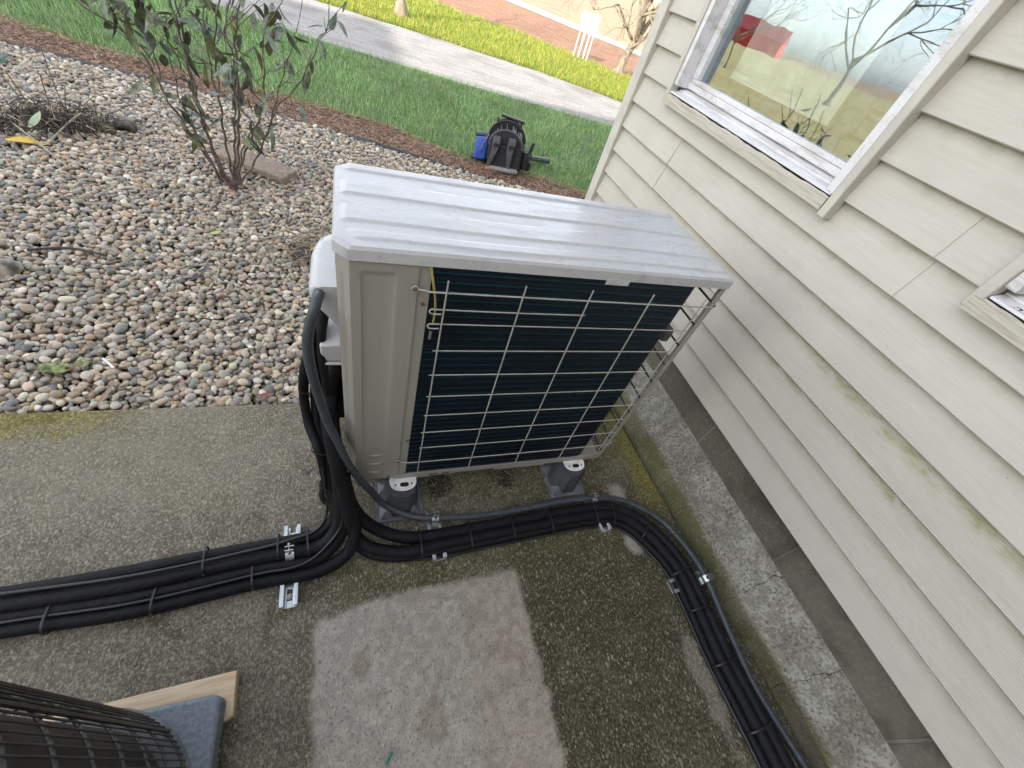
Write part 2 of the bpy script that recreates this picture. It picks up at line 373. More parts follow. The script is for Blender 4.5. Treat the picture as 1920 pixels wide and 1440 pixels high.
lawn('sunny_lawn_grass', 330000, 33, lambda x, y, rg: (y > df_f(x)+(fbm(x, y, 3, 5)-.5)*.12) & (y < fld_f(x)+(fbm(x, y, 1.5, 6)-.5)*1.2) & (rg.random(len(x)) > .65*sst(y-fld_f(x), -1.6, .3)), -3, 9, 5.8, 15, (.045, .10), (.005, .009), gp_sunlit, 'sunlit yellow-green lawn beyond the driveway')
mulch(60000, 35, lambda x, y: (y > fld_f(x)-1.0) & (y < rdn_f(x)), 1, 12, 9, 20, -.068, (.05, .11), np.array([(.38,.20,.12),(.28,.14,.09),(.46,.28,.18),(.2,.1,.07)]), 'leaf_litter', 'scattered dead leaves on the brown ground past the lawn').scale = (1, 1, 1)
mulch(9000, 36, lambda x, y: np.abs(y-df_f(x)-.05) < .07+.05*np.sin(x*5), -3, 7, 5.8, 10, -.056, (.03, .07), np.array([(.34,.19,.09),(.40,.26,.14),(.24,.13,.07)]), 'edge_litter', 'line of brown dead leaves where sunny lawn meets driveway')

# ---------------------------------------------------------------- concrete slab
def slab():
    X = np.linspace(-2.6, 1.21, 520); Y = np.linspace(-2.2, .41, 360); XX, YY = np.meshgrid(X, Y, indexing='ij')
    ex = np.interp(Y, [-1.0, -.544, .165, .41], [1.207, 1.184, 1.155, 1.15])+(fbm(Y, Y*0, 14, 4)-.5)*.012
    XX = np.minimum(XX, ex[None, :]); XX[-1, :] = ex
    n1 = fbm(XX, YY, 6, 1); n2 = fbm(XX, YY, 26, 2); n3 = fbm(XX, YY, 2.2, 3); n4 = fbm(XX, YY, 70, 12)
    def L(a, b, t): t = t[..., None]; return a*(1-t)+np.array(b)*t
    c = np.zeros(XX.shape+(3,))+np.array((.118, .108, .086))
    c = L(c, (.155, .145, .122), sst(n3+.3*(n2-.5), .45, .65))
    c = L(c, (.078, .072, .05), sst(n1, .55, .72)*.7)
    # far-left part is lighter and greyer
    c = L(c, (.22, .205, .17), sst(-XX, .05, .5)*sst(YY+.25*(n1-.5), -.05, .15)*.75)
    # dark olive tone to the right, round the lines and under the unit
    c = L(c, (.052, .050, .027), sst(XX+.25*(n1-.5), .42, .55)*sst(-YY, -.02, .12)*(1-sst(-YY, .75, 1.1)*.35)*.8)
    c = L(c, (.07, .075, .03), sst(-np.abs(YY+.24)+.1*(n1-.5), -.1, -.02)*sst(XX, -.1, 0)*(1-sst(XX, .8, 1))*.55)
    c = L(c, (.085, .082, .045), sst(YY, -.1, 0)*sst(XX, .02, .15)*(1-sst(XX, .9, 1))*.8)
    # moss at the edges
    c = L(c, (.15, .13, .025), sst(YY+.12*(n2-.5), .28, .38)*sst(-XX, .55, .8)*.85)
    c = L(c, (.17, .155, .03), sst(XX+.10*(n1-.5), 1.02, 1.12)*sst(YY, -.28, -.05)*.8)
    c = L(c, (.12, .12, .03), sst(XX+.10*(n1-.5), .93, 1.05)*sst(YY, -.05, .1)*.5)
    # cleaner rectangular patch where something stood
    jx = (n2-.5)*.03
    pm = sst(XX+jx, -.092, -.074)*(1-sst(XX+jx, .485, .505))*(1-sst(YY+jx*1.3+.035*np.clip((.2-XX)/.3, 0, 1), -.315, -.295))
    c = L(c, (.355, .340, .320), pm*(.84+.5*(n1-.5)))
    pk = pm*sst(np.maximum(sst(XX, .26, .33), sst(YY, -.37, -.34)*sst(XX, .1, .16)), .2, .8)*sst(n1+.2*(n2-.5), .38, .52)
    c = L(c, (.26, .205, .165), pk*.42)
    for (sx, sy, rx, ry, a) in [(.03, -.46, .018, .05, .8), (.185, -.60, .028, .06, .75), (.06, -.55, .02, .03, .3), (.42, -.52, .05, .1, .3)]:
        c = L(c, (.22, .175, .14), .75*a*(1-sst(((XX-sx)/rx/1.15)**2+((YY-sy)/ry/1.1)**2+2.6*(n2-.5)+2.2*(n4-.5)+1.5*(n1-.5), .1, 1.5))*pm)
    # lime bloom
    for (sx, sy, rx, ry, a) in [(.98, -.10, .05, .04, .8), (.955, -.285, .035, .05, .85), (.99, -.72, .03, .2, .35)]:
        c = L(c, (.42, .41, .38), a*(1-sst(((XX-sx)/rx)**2+((YY-sy)/ry)**2+2.2*(n2-.5), .1, 1.5)))
    # drip stains, oil spots
    for (sx, sy, rx, ry, a) in [(.299, .013, .046, .05, .92), (.540, .012, .03, .034, .97), (.52, .03, .05, .05, .5)]:
        c = L(c, (.022, .021, .016), a*(1-sst(((XX-sx)/rx)**2+((YY-sy)/ry)**2+1.5*(n4-.5), .75, 1.25)))
    for (sx, sy, r) in [(-.125, .115, .016), (-.085, .108, .012), (-.215, -.548, .008)]:
        c = L(c, (.07, .08, .095), .9*(1-sst(((XX-sx)/r)**2+((YY-sy)/r/.8)**2+1.5*(n4-.5), .7, 1.2)))
    kk = sst(n4, .35, .65)[..., None]*.22+.89; c = np.clip(c*kk*(.90+.26*pm[..., None])*np.array((1.04, 1, .92)), 0, 1)
    Z = np.zeros_like(XX)+(n2-.5)*.0012; Z[-1, :] -= .004; Z[:, -1] -= .004
    nx, ny = XX.shape; V = np.stack([XX, YY, Z], -1).reshape(-1, 3); i, j = np.meshgrid(np.arange(nx-1), np.arange(ny-1), indexing='ij')
    a = (i*ny+j).ravel(); F = np.stack([a, a+ny, a+ny+1, a+1], 1)
    # skirts
    b1 = V.reshape(nx, ny, 3)[:, -1].copy(); b1[:, 2] = -.10; b2 = V.reshape(nx, ny, 3)[-1].copy(); b2[:, 2] = -.10
    o1 = len(V); V = np.concatenate([V, b1, b2]); e1 = np.arange(nx)*ny+ny-1; e2 = (nx-1)*ny+np.arange(ny)
    f1 = np.stack([e1[:-1], e1[1:], o1+np.arange(1, nx), o1+np.arange(nx-1)], 1); o2 = o1+nx
    f2 = np.stack([e2[1:], e2[:-1], o2+np.arange(ny-1), o2+np.arange(1, ny)], 1)
    cc = np.concatenate([c.reshape(-1, 3), c[:, -1]*.8, c[-1]*.6])
    k = NT('old_concrete'); a = k.attr('tint')[0]; x = k.xyz(a)
    bright = k.ss(x[0], .11, .21)
    bright = k.ss(x[0], .13, .26)
    br = k.noise(1, 2, .6, k.mapv((230, 26, 1))); wp = k.mapv((1, .62, 1), rot=(0, 0, .1))
    g1 = k.noise(150, 3, .72, wp); g2 = k.noise(310, 3, .75, wp); g3 = k.noise(55, 4, .7); big = k.noise(11, 4, .65)
    thr = k.M('ADD', k.M('MULTIPLY', big, -.16), k.M('ADD', .08, k.M('MULTIPLY', g3, -.12)))
    li = k.M('MAXIMUM', k.ss(k.M('SUBTRACT', g1, thr), .575, .64), k.M('MULTIPLY', k.ss(k.M('SUBTRACT', g2, thr), .58, .64), .8))
    vc = k.vor(190, wp, out=1); vcx = k.xyz(vc); vd = k.vor(190, wp); vc2 = k.vor(85, wp, out=1); vd2 = k.vor(85, wp)
    agg = k.M('MAXIMUM', k.M('MULTIPLY', k.M('GREATER_THAN', vcx[0], .80), k.ss(vd, .50, .30)), k.M('MULTIPLY', k.M('GREATER_THAN', k.xyz(vc2)[0], .93), k.ss(vd2, .40, .25)))
    nb = k.M('SUBTRACT', 1.0, bright)
    c1 = k.mix(k.M('MULTIPLY', k.M('MULTIPLY', li, .70), k.M('ADD', .25, k.M('MULTIPLY', nb, .75))), a, k.mix(.45, k.mix(1, a, (3.2, 3.1, 2.9), 'MULTIPLY'), (.24, .225, .17)))
    c1 = k.mix(k.M('MULTIPLY', k.M('MULTIPLY', agg, nb), .78), c1, k.mix(vcx[1], (.42, .40, .32), (.24, .215, .165)))
    dkm = k.ss(k.M('ADD', g2, k.M('MULTIPLY', g1, .3)), .58, .50); c1 = k.mix(k.M('MULTIPLY', dkm, k.M('MULTIPLY', nb, .60)), c1, k.mix(.75, c1, (.008, .008, .005)))
    pit = k.ss(k.noise(260, 2, .7, k.mapv((1, .5, 1))), .57, .66); pit2 = k.ss(k.noise(120, 3, .7, k.mapv((1, .45, 1))), .60, .70)
    c2 = k.mix(k.M('MULTIPLY', k.M('MULTIPLY', k.M('MAXIMUM', pit, pit2), bright), .60), c1, (.07, .06, .05))
    c2 = k.mix(k.M('MULTIPLY', k.M('MULTIPLY', k.ss(br, .5, .75), bright), .22), c2, (.42, .40, .36))
    k.set(c2, .93, spec=.1)
    h = k.M('ADD', k.M('ADD', k.M('MULTIPLY', li, .5), k.M('MULTIPLY', g2, 1.4)), k.M('SUBTRACT', k.M('MULTIPLY', br, .5), k.M('MULTIPLY', pit, .5))); k.bump(h, .8, .0022)
    o = np_mesh('concrete_slab', V, np.concatenate([F, f1, f2]), k.m, cc, smooth=False)
    return tag(o, 'weathered mossy concrete slab with a cleaner grey rectangle', 'slab', kind='structure')
slab()

# ---------------------------------------------------------------- shared materials
k = NT('cream_vinyl_siding'); xz = k.xyz()
grain = k.noise(1, 5, .62, k.mapv((30, 9, 130)), dist=.6)
rows = k.wave(62, None, 'Z', 0, 0, 1)
low = k.ss(k.M('ADD', xz[2], k.M('MULTIPLY', k.noise(1.3), .3)), .98, .80)
crs = k.M('FRACT', k.M('DIVIDE', k.M('SUBTRACT', xz[2], .345), .1058))
a = k.noise(2.2, 5, .62, k.mapv((1, 1, 2))); b = k.noise(26, 4, .7, k.mapv((1, .4, 1.6)))
band2 = k.M('ADD', k.M('MULTIPLY', k.ss(k.M('ABSOLUTE', k.M('SUBTRACT', xz[2], .705)), .09, .03), k.ss(k.M('ABSOLUTE', k.M('ADD', xz[1], .42)), .62, .12)), k.M('MULTIPLY', k.ss(k.M('ABSOLUTE', k.M('SUBTRACT', xz[2], .60)), .12, .02), k.M('MULTIPLY', k.ss(k.M('ABSOLUTE', k.M('ADD', xz[1], .35)), .7, .1), .55)))
topm = k.ss(crs, .45, .97)
alg = k.M('MULTIPLY', k.M('MULTIPLY', k.ss(a, .32, .55), k.ss(b, .38, .62)), k.M('ADD', k.M('MULTIPLY', band2, k.M('ADD', k.M('MULTIPLY', topm, 1.35), .10)), k.M('MULTIPLY', k.M('MULTIPLY', topm, topm), .22)), cl=True)
base = k.mix(k.ss(k.noise(3.3, 4), .3, .7), (.465, .436, .380), (.505, .475, .415))
base = k.mix(k.M('MULTIPLY', k.ss(grain, .38, .70), .26), base, (.36, .34, .28))
base = k.mix(k.M('MULTIPLY', k.M('MULTIPLY', topm, topm), k.M('MULTIPLY', k.ss(k.noise(14, 5, .7), .38, .7), .55)), base, (.30, .29, .19))  # patchy darker tone under each lap, painted to strengthen the lap shadow lines
spk = k.M('GREATER_THAN', k.xyz(k.vor(60, out=1))[2], .985); base = k.mix(k.M('MULTIPLY', k.M('MULTIPLY', spk, k.ss(k.vor(60), .12, .06)), .6), base, (.12, .11, .08))
alg = k.M('MULTIPLY', alg, k.M('ADD', .35, k.M('MULTIPLY', k.ss(k.noise(1, 4, .75, k.mapv((70, 26, 70))), .40, .62), .65)))
base = k.mix(k.M('MULTIPLY', alg, .85, cl=True), base, (.25, .26, .10))
k.set(base, .52, spec=.35)
base2 = k.mix(k.M('MULTIPLY', k.M('MULTIPLY', rows, low), .16), base, (.30, .285, .24)); k.put(k.b.inputs['Base Color'], base2); h = k.M('ADD', k.M('MULTIPLY', grain, k.M('SUBTRACT', .8, k.M('MULTIPLY', low, .7))), k.M('MULTIPLY', k.M('MULTIPLY', rows, low), .8)); k.bump(h, .35, .0016); m_siding = k.m
m_trim = simple('cream_trim', (.50, .48, .42), .5, 0, .06, 12, .15, 60)
k = NT('white_vinyl'); n = k.noise(18, 5, .65, k.mapv((1, .25, 1))); n2 = k.noise(90, 3, .7)
c = k.mix(k.ss(n, .45, .75), (.66, .65, .66), (.42, .40, .37)); c = k.mix(k.M('MULTIPLY', k.ss(n2, .58, .72), .5), c, (.20, .19, .15)); c = k.mix(k.M('MULTIPLY', k.ss(k.noise(1, 4, .7, k.mapv((150, 14, 150))), .60, .70), .5), c, (.14, .12, .09))
k.set(c, .38, spec=.5); m_vinyl = k.m
k = NT('weathered_sill_wood'); n = k.noise(1, 4, .7, k.mapv((200, 6, 200)))
k.set(k.mix(k.ss(n, .42, .7), (.50, .47, .40), (.34, .31, .23)), .7); k.bump(n, .6, .003); m_sill = k.m
m_dark = simple('gap_shade', (.012, .011, .01), .9)  # near-black stands in for the shade inside gaps, slots, holes and recess
m_interior = simple('interior_wall', (.20, .22, .25), .8)
k = NT('window_glass'); k.t.nodes.remove(k.b)
gl = k.n('BsdfGlossy'); gl.inputs['Roughness'].default_value = 0; gl.inputs['Color'].default_value = (.82, .92, 1, 1)
tp = k.n('BsdfTransparent'); tp.inputs[0].default_value = (.86, .90, .90, 1); fr = k.n('LayerWeight'); fr.inputs[0].default_value = .5
mx = k.n('MixShader'); k.put(mx.inputs[0], k.M('ADD', k.M('MULTIPLY', k.M('POWER', fr.outputs[1], 3), .6), .23, cl=True)); bn = k.n('Bump'); bn.inputs['Strength'].default_value = .04; bn.inputs['Distance'].default_value = .01; k.put(bn.inputs['Height'], k.noise(5, 2)); k.put(gl.inputs['Normal'], bn.outputs[0])
k.t.links.new(tp.outputs[0], mx.inputs[1]); k.t.links.new(gl.outputs[0], mx.inputs[2]); k.t.links.new(mx.outputs[0], k.out.inputs[0]); m_glass = k.m
# block wall
k = NT('foundation_block'); br = k.n('TexBrick'); mp = k.n('Mapping'); cmb = k.n('CombineXYZ'); q = k.xyz()
k.put(cmb.inputs[0], k.M('ADD', q[1], .027)); k.put(cmb.inputs[1], k.M('ADD', q[2], .04)); k.put(br.inputs[0], cmb.outputs[0])
br.inputs['Scale'].default_value = 1; br.inputs['Brick Width'].default_value = .464; br.inputs['Row Height'].default_value = .2; br.inputs['Mortar Size'].default_value = .006; br.inputs['Mortar Smooth'].default_value = .4
br.inputs['Color1'].default_value = (.12, .108, .088, 1); br.inputs['Color2'].default_value = (.155, .14, .115, 1); br.inputs['Mortar'].default_value = (.20, .19, .165, 1)
n = k.noise(90, 4, .75); n2 = k.noise(5, 4)
c = k.mix(k.ss(n, .45, .75), br.outputs[0], (.22, .19, .15)); c = k.mix(k.M('MULTIPLY', k.ss(n2, .5, .7), .6), c, (.05, .042, .03))
k.set(c, .92, spec=.2); k.bump(k.M('ADD', n, k.M('MULTIPLY', br.outputs[1], -1.2)), .8, .005); m_block = k.m
# footing ledge
k = NT('footing_concrete'); q = k.xyz(); n = k.noise(28, 5, .7); n2 = k.noise(6, 4, .6); n3 = k.noise(120, 3, .7)
top = k.ss(k.M('ADD', q[2], k.M('MULTIPLY', n2, .03)), .072, .095)
c_side = k.mix(k.ss(n2, .42, .62), (.10, .10, .045), (.155, .14, .09)); c_top = k.mix(k.ss(n2, .36, .6), (.19, .178, .145), (.30, .285, .245))
c_top = k.mix(k.M('MULTIPLY', k.ss(k.M('ADD', n, k.M('MULTIPLY', k.M('SUBTRACT', n3, .5), .9)), .60, .44), .5), c_top, (.085, .075, .055))
c = k.mix(top, c_side, c_top); c = k.mix(k.M('MULTIPLY', k.ss(n3, .56, .7), .5), c, (.36, .34, .29))
c = k.mix(k.M('MULTIPLY', k.ss(n3, .44, .33), .6), c, (.03, .028, .02))
def crack(y0, amp=.05):
    d = k.M('ABSOLUTE', k.M('SUBTRACT', k.M('ADD', q[1], k.M('MULTIPLY', k.M('SUBTRACT', k.noise(16, 4, .6), .5), amp)), y0)); return k.M('MULTIPLY', k.ss(d, .0013, .0003), .75)
cr = k.M('MAXIMUM', k.M('MAXIMUM', crack(-.10, .06), crack(-.545, .07)), k.M('MAXIMUM', crack(-.80, .05), crack(-1.2, .05)))
c = k.mix(cr, c, (.012, .01, .008)); k.set(c, .9, spec=.25)
k.bump(k.M('SUBTRACT', k.M('ADD', n, k.M('MULTIPLY', n3, .5)), k.M('MULTIPLY', cr, 2)), .7, .006); m_foot = k.m
k = NT('shade_wing_siding'); k.set(k.mix(k.ss(k.wave(3, None, 'Z'), .9, 1), (.50, .48, .42), (.3, .28, .24)), .6); m_wing = k.m
m_roof = simple('roof_shingle', (.10, .095, .09), .9, 0, .25, 14, .5, 40)
m_brick = NT('dark_brick'); k = m_brick; br = k.n('TexBrick'); cmb = k.n('CombineXYZ'); q = k.xyz(); k.put(cmb.inputs[0], q[1]); k.put(cmb.inputs[1], q[2]); k.put(br.inputs[0], cmb.outputs[0])
br.inputs['Scale'].default_value = 1; br.inputs['Brick Width'].default_value = .2; br.inputs['Row Height'].default_value = .07; br.inputs['Mortar Size'].default_value = .006
br.inputs['Color1'].default_value = (.20, .18, .165, 1); br.inputs['Color2'].default_value = (.15, .14, .13, 1); br.inputs['Mortar'].default_value = (.06, .055, .05, 1)
k.set(br.outputs[0], .9); m_brick = k.m

# ---------------------------------------------------------------- house
XW = 1.258; house = empty('house', (XW, 0, 0), 'house wall in cream lap siding with white windows above a block foundation', 'house')
WIN = [(.175, 1.065, 1.085, 2.35), (-1.15, -.262, 1.085, 2.35)]     # openings y0,y1,z0,z1
mb = MB(); PITCH = .1058; Z0 = .345
Y0, Y1 = -7.0, 1.335
for c in range(26):
    z = Z0+c*PITCH; cuts = [(Y0, Y1)]
    for (a, b, z0, z1) in WIN:
        if z+PITCH > z0+.005 and z < z1:
            nc = []
            for (p, q) in cuts:
                if b <= p or a >= q: nc.append((p, q)); continue
                if a > p: nc.append((p, a))
                if b < q: nc.append((b, q))
            cuts = nc
    # overlapped joints
    j = {4: .911, 5: .896, 6: .874, 7: -.124, 8: -.121}.get(c-0, None) if False else {3: None}.get(c)
    jy = {4: .911, 5: .896, 6: -.124, 7: -.121}.get(c)
    if c in (2, 9, 13, 17): jy = -2.6+c*.31
    for (p, q) in cuts:
        segs = [(p, q, 0)]
        if jy is not None and p < jy < q: segs = [(p, jy, 0), (jy, q, .0022)]
        for (a, b, off) in segs:
            e = .0014*math.sin(c*2.3)
            zb = z if z >= 1.085 or z+PITCH < 1.09 else z
            prof = [(XW+.021, z+.0015), (XW-off+.0022, z), (XW-off, z+.0025), (XW-off+.0006, z+.006), (XW-off*.6+.0185, z+PITCH+.006)]
            n = max(2, int((b-a)/.25)+1); ys = np.linspace(a, b, n)
            rs = [[(x+(.0008*math.sin(y*4+c) if 0 < i_ < 4 else 0), y, zz) for i_, (x, zz) in enumerate(prof)] for y in ys]
            mb.rings(rs, cap=False, closed=False)
            if off:
                mb.add([(XW-off+.0022, a, z), (XW-off, a, z+.0025), (XW-off*.6+.0185, a, z+PITCH+.006), (XW+.021, a, z+.0015)], [(0, 1, 2, 3)])
                mb.add([(XW+.012, a-.0016, z+.002), (XW+.0004, a-.0016, z+.003), (XW+.0170, a-.0016, z+PITCH)], [(0, 1, 2)])
sid = part(mb, 'siding', m_siding, house, ang=25); sid['label'] = 'cream lap siding with green algae streaks on its lower courses'
# wall core with window openings + foundation
mb = MB(); xs0, xs1 = XW+.027, XW+.10
def wallseg(y0, y1, z0, z1): mb.box((xs0, y0, z0), (xs1, y1, z1))
wallseg(Y0, -1.15, .36, 3.1); wallseg(-.262, .175, .36, 3.1); wallseg(1.065, 1.38, .36, 3.1)
for a, b, z0, z1 in WIN: wallseg(a, b, .36, z0-.002); wallseg(a, b, z1+.002, 3.1)
mb.box((XW+.10, 1.30, .36), (8, 1.38, 3.1)); mb.box((8, Y0, .36), (8.08, 1.38, 3.1))
part(mb, 'wall', m_trim, house)
mb = MB(); mb.box((1.245, 1.335, .338), (1.30, 1.402, 3.1)); mb.box((1.30, 1.375, .338), (1.33, 1.402, 3.1)); 
part(mb, 'corner_post', m_trim, house, bev=.003)
mb = MB(); mb.box((1.30, Y0, -.2), (1.5, 1.36, .37)); part(mb, 'foundation', m_block, house)
mb = MB(); ys = np.linspace(-4, 1.42, 330); rs = []
for y in ys:
    w1 = float(fbm(y, 0*y, 3, 31)-.5); w2 = float(fbm(y, 1.3, 9, 32)-.5); w3 = float(fbm(y, 2.3, 34, 33)-.5)
    bx = float(np.interp(y, [-1, -.5, .165], [1.222, 1.20, 1.168]))
    prof = [(bx+.004*w2, -.09), (bx+.004+.012*w2, -.01), (bx+.012+.016*w2+.008*w1, .035+.01*w2), (1.208+.02*w1+.012*w2, .062+.012*w2), (1.222+.014*w1+.01*w2+.004*w3, .082+.01*w2), (1.255+.01*w2, .122+.022*w1+.008*w3), (1.285+.008*w2, .168+.02*w1+.006*w3), (1.300+.003*w3, .192+.015*w1), (1.315, .195)]
    rs.append([(x, y, z) for x, z in prof])
mb.rings(rs, cap=False, closed=False); part(mb, 'footing', m_foot, house, ang=80)['label'] = 'rough cracked concrete footing ledge with moss on its side'
mb = MB(); mb.add([(XW-.45, Y0, 2.95), (XW-.45, 1.7, 2.95), (4.6, 1.7, 4.7), (4.6, Y0, 4.7)], [(0, 1, 2, 3)]); mb.add([(8.5, Y0, 2.95), (8.5, 1.7, 2.95), (4.6, 1.7, 4.7), (4.6, Y0, 4.7)], [(3, 2, 1, 0)])
mb.add([(XW-.45, 1.7, 2.95), (8.5, 1.7, 2.95), (4.6, 1.7, 4.7)], [(0, 1, 2)]); mb.box((XW-.45, Y0, 2.93), (XW, 1.7, 2.945)); part(mb, 'roof', m_roof, house, smooth=False)
# interior room shell
mb = MB(); mb.add([(xs1, -2, .4), (xs1, 1.29, .4), (4.2, 1.29, .4), (4.2, -2, .4)], [(0, 1, 2, 3)]); mb.add([(xs1, -2, 2.6), (xs1, 1.29, 2.6), (4.2, 1.29, 2.6), (4.2, -2, 2.6)], [(3, 2, 1, 0)])
mb.add([(4.2, -2, .4), (4.2, 1.29, .4), (4.2, 1.29, 2.6), (4.2, -2, 2.6)], [(0, 1, 2, 3)]); mb.add([(xs1, 1.29, .4), (xs1, 1.29, 2.6), (4.2, 1.29, 2.6), (4.2, 1.29, .4)], [(0, 1, 2, 3)]); mb.add([(xs1, -2, .4), (xs1, -2, 2.6), (4.2, -2, 2.6), (4.2, -2, .4)], [(3, 2, 1, 0)])
part(mb, 'interior_wall', m_interior, house, smooth=False)
# unseen wing added behind the camera, shaped to cast the shade over the yard
mb = MB(); mb.box((-11.1, -9, -.1), (XW+.6, -5.0, 6.2)); mb.box((-17, -9, -.1), (-11.11, -5.0, 6.2)); part(mb, 'shade_wing_wall', m_wing, house, smooth=False)
mb = MB(); mb.prism([(-9.2, 6.2), (-4.9, 6.2), (-7.0, 8.35)], -11.1, XW+.9, 'x'); mb.prism([(-9.2, 6.2), (-4.7, 6.2), (-4.9, 8.55), (-9, 8.55)], -17.2, -11.11, 'x'); part(mb, 'shade_wing_roof', m_roof, house, smooth=False)

def window(y0, y1, z0, z1, nm=''):
    w_ = bpy.data.objects.new('window', None); COL.objects.link(w_); w_.parent = house; w_.location = (0, (y0+y1)/2, z0)
    # J-channel trim in cream
    mb = MB(); t = .026
    mb.box((1.236, y1, z0-.035), (1.272, y1+t, z1+t)); mb.box((1.234, y0-t, z0-.052), (1.272, y0, z1+t)); mb.box((1.236, y0, z1), (1.272, y1, z1+t))
    part(mb, 'window_trim', m_trim, w_, bev=.003)
    mb = MB(); n = 40; rs = []
    for i in range(n+1):
        y = y0+.004+(y1+.018-y0-.004)*i/n; wv = .0015*math.sin(i*.7)+.001*math.sin(i*2.1)
        rs.append([(1.236, y, z0-.040), (1.262, y, z0-.040), (1.262, y, z0-.006+wv), (1.240, y, z0-.006+wv), (1.2355, y, z0-.010+wv)])
    mb.rings(rs); part(mb, 'apron_trim', m_sill, w_, ang=30)
    mb = MB(); mb.box((1.244, y0+.004, z0-.012), (1.30, y1-.002, z0+.002)); part(mb, 'sill_gap', m_dark, w_)
    # sloped white sill with two ribs
    mb = MB(); pr = [(1.238, z0-.001), (1.300, z0-.001), (1.300, z0+.026), (1.276, z0+.016), (1.275, z0+.012), (1.243, z0+.005), (1.2385, z0+.004)]
    mb.prism(pr, y0+.004, y1-.002, 'y'); part(mb, 'window_sill', m_vinyl, w_, bev=.0012)
    mb = MB(); fr_ = .030
    mb.box((1.2405, y1-.024, z0+.0265), (1.340, y1-.0005, z1-.001)); mb.box((1.2405, y0+.0005, z0+.0055), (1.340, y0+fr_, z1-.001)); mb.box((1.2405, y0+fr_, z1-.03), (1.340, y1-.024, z1-.001)); mb.box((1.302, y0+fr_, z0-.001), (1.340, y1-.024, z0+.028))
    mb.box((1.236, y0+.0005, z0+.004), (1.2395, y0+.011, z1-.001))
    part(mb, 'window_frame', m_vinyl, w_, bev=.0015)
    mb = MB(); s0, s1, sz0, sz1 = y0+fr_+.001, y1-.025, z0+.0295, z1-.031; ww = .034; x0_, x1_ = 1.288, 1.332
    mb.box((x0_, s0, sz0), (x1_, s1, sz0+.020)); mb.box((x0_+.007, s0, sz0+.0205), (x1_, s1, sz0+.036)); mb.box((x0_+.004, s1-ww, sz0+.0365), (x1_, s1, sz1)); mb.box((x0_+.004, s0, sz0+.0365), (x1_, s0+ww*.8, sz1)); mb.box((x0_, s0+ww, sz1-.03), (x1_, s1-ww, sz1))
    part(mb, 'sash', m_vinyl, w_, bev=.0018)
    mb = MB(); mb.box((1.300, s0, sz0+.0055), (1.3005, s1, sz0+.007)); mb.box((1.3105, s0+ww*.8, sz0+.036), (1.3135, s1-ww, sz1-.031)); part(mb, 'glass_pane', m_glass, w_, smooth=False)
    return w_
w1 = window(*WIN[0]); w1['label'] = 'white framed window nearer the house corner, sky mirrored in it'
w2 = window(*WIN[1]); w2['label'] = 'white framed window at the right edge with peeling mossy sill'
# mossy crust on the second sill
mb = MB()
for i in range(60):
    y = random.uniform(-.40, -.30); a, b = random.uniform(.001, .0035), random.uniform(.001, .002)
    mb.lathe([(a, 0), (a*.9, b), (a*.3, b*1.4)], 6, (1.243+random.uniform(0, .022), y, 1.0895+random.uniform(0, .003)))
part(mb, 'moss', simple('sill_moss', (.13, .12, .06), .95, 0, .5, 200), w2, smooth=False)

# ---------------------------------------------------------------- things behind the glass
m_grey_leather = simple('grey_cloth', (.32, .38, .46), .6, 0, .2, 8)
cur = MB()
rs = []
for i in range(40):
    y = 1.03+.20*i/39; x = 1.50+.03*math.sin(i*.9)+.25*(i/39); rs.append([(x, y, .9), (x+.004, y, 1.7), (x+.004, y, 2.5)])
cur.rings(rs, cap=False, closed=False); tag(cur.build('curtain', m_grey_leather), 'blue-grey curtain hanging behind the glass at the far jamb', 'curtain')
cur = MB(); rs = []
for i in range(30):
    y = .425+.10*i/29; x = 1.485+.012*math.sin(i*1.1); rs.append([(x, y, .9), (x, y, 1.7), (x, y, 2.5)])
cur.rings(rs, cap=False, closed=False); tag(cur.build('curtain', simple('pale_curtain', (.45, .50, .58), .7)), 'pale blue curtain edge beside the brick column behind the glass', 'curtain')
b = MB(); b.box((1.45, .28, .7), (1.62, .413, 2.5)); tag(b.build('brick_column', m_brick), 'dark grey brick column behind the near side of the window', 'column')
b = MB(); b.box((1.370, .435, 1.20), (1.373, .930, 2.2)); b.box((1.368, .433, 1.192), (1.375, .932, 1.1995))
tag(b.build('window_shade', simple('cream_shade', (.72, .70, .60), .8, 0, .1, 20)), 'pale cream shade hanging inside the window', 'shade')
ch = empty('armchair', (1.95, 1.0, .4), 'grey armchair back seen dimly through the window', 'chair')
c = MB(); c.loft([(.9, .22, .07, 1.85, .98), (1.10, .23, .08, 1.85, .98), (1.2, .21, .07, 1.86, .99), (1.25, .15, .05, 1.87, 1.0)], 24, 4); part(c, 'backrest', m_grey_leather, ch)
c = MB(); c.loft([(.75, .26, .26, 1.92, .80), (.86, .27, .27, 1.92, .8), (.9, .24, .24, 1.92, .8)], 24, 4); part(c, 'seat', m_grey_leather, ch)
tb = empty('side_table', (1.75, .55, .4), 'dark table inside the window carrying vase and plant', 'table')
c = MB(); c.box((1.44, .22, 1.035), (2.2, .95, 1.06)); part(c, 'tabletop', simple('dark_wood', (.05, .035, .025), .4), tb, bev=.004)
for lx, ly in ((1.47, .25), (2.16, .25), (1.47, .92), (2.16, .92)):
    c = MB(); c.box((lx-.02, ly-.02, .4), (lx+.02, ly+.02, 1.034)); part(c, 'leg', simple('dark_wood_leg', (.05, .035, .025), .4), tb)
v = MB(); v.lathe([(.03, 0), (.05, .02), (.062, .06), (.05, .10), (.025, .125), (.03, .14)], 24, (1.60, .56, 1.061)); tag(v.build('vase', simple('orange_glaze', (.55, .16, .05), .35)), 'small orange vase on the table behind the glass', 'vase')
pl = empty('houseplant', (1.50, .66, 1.061), 'houseplant with white and dark green leaves behind the glass', 'plant')
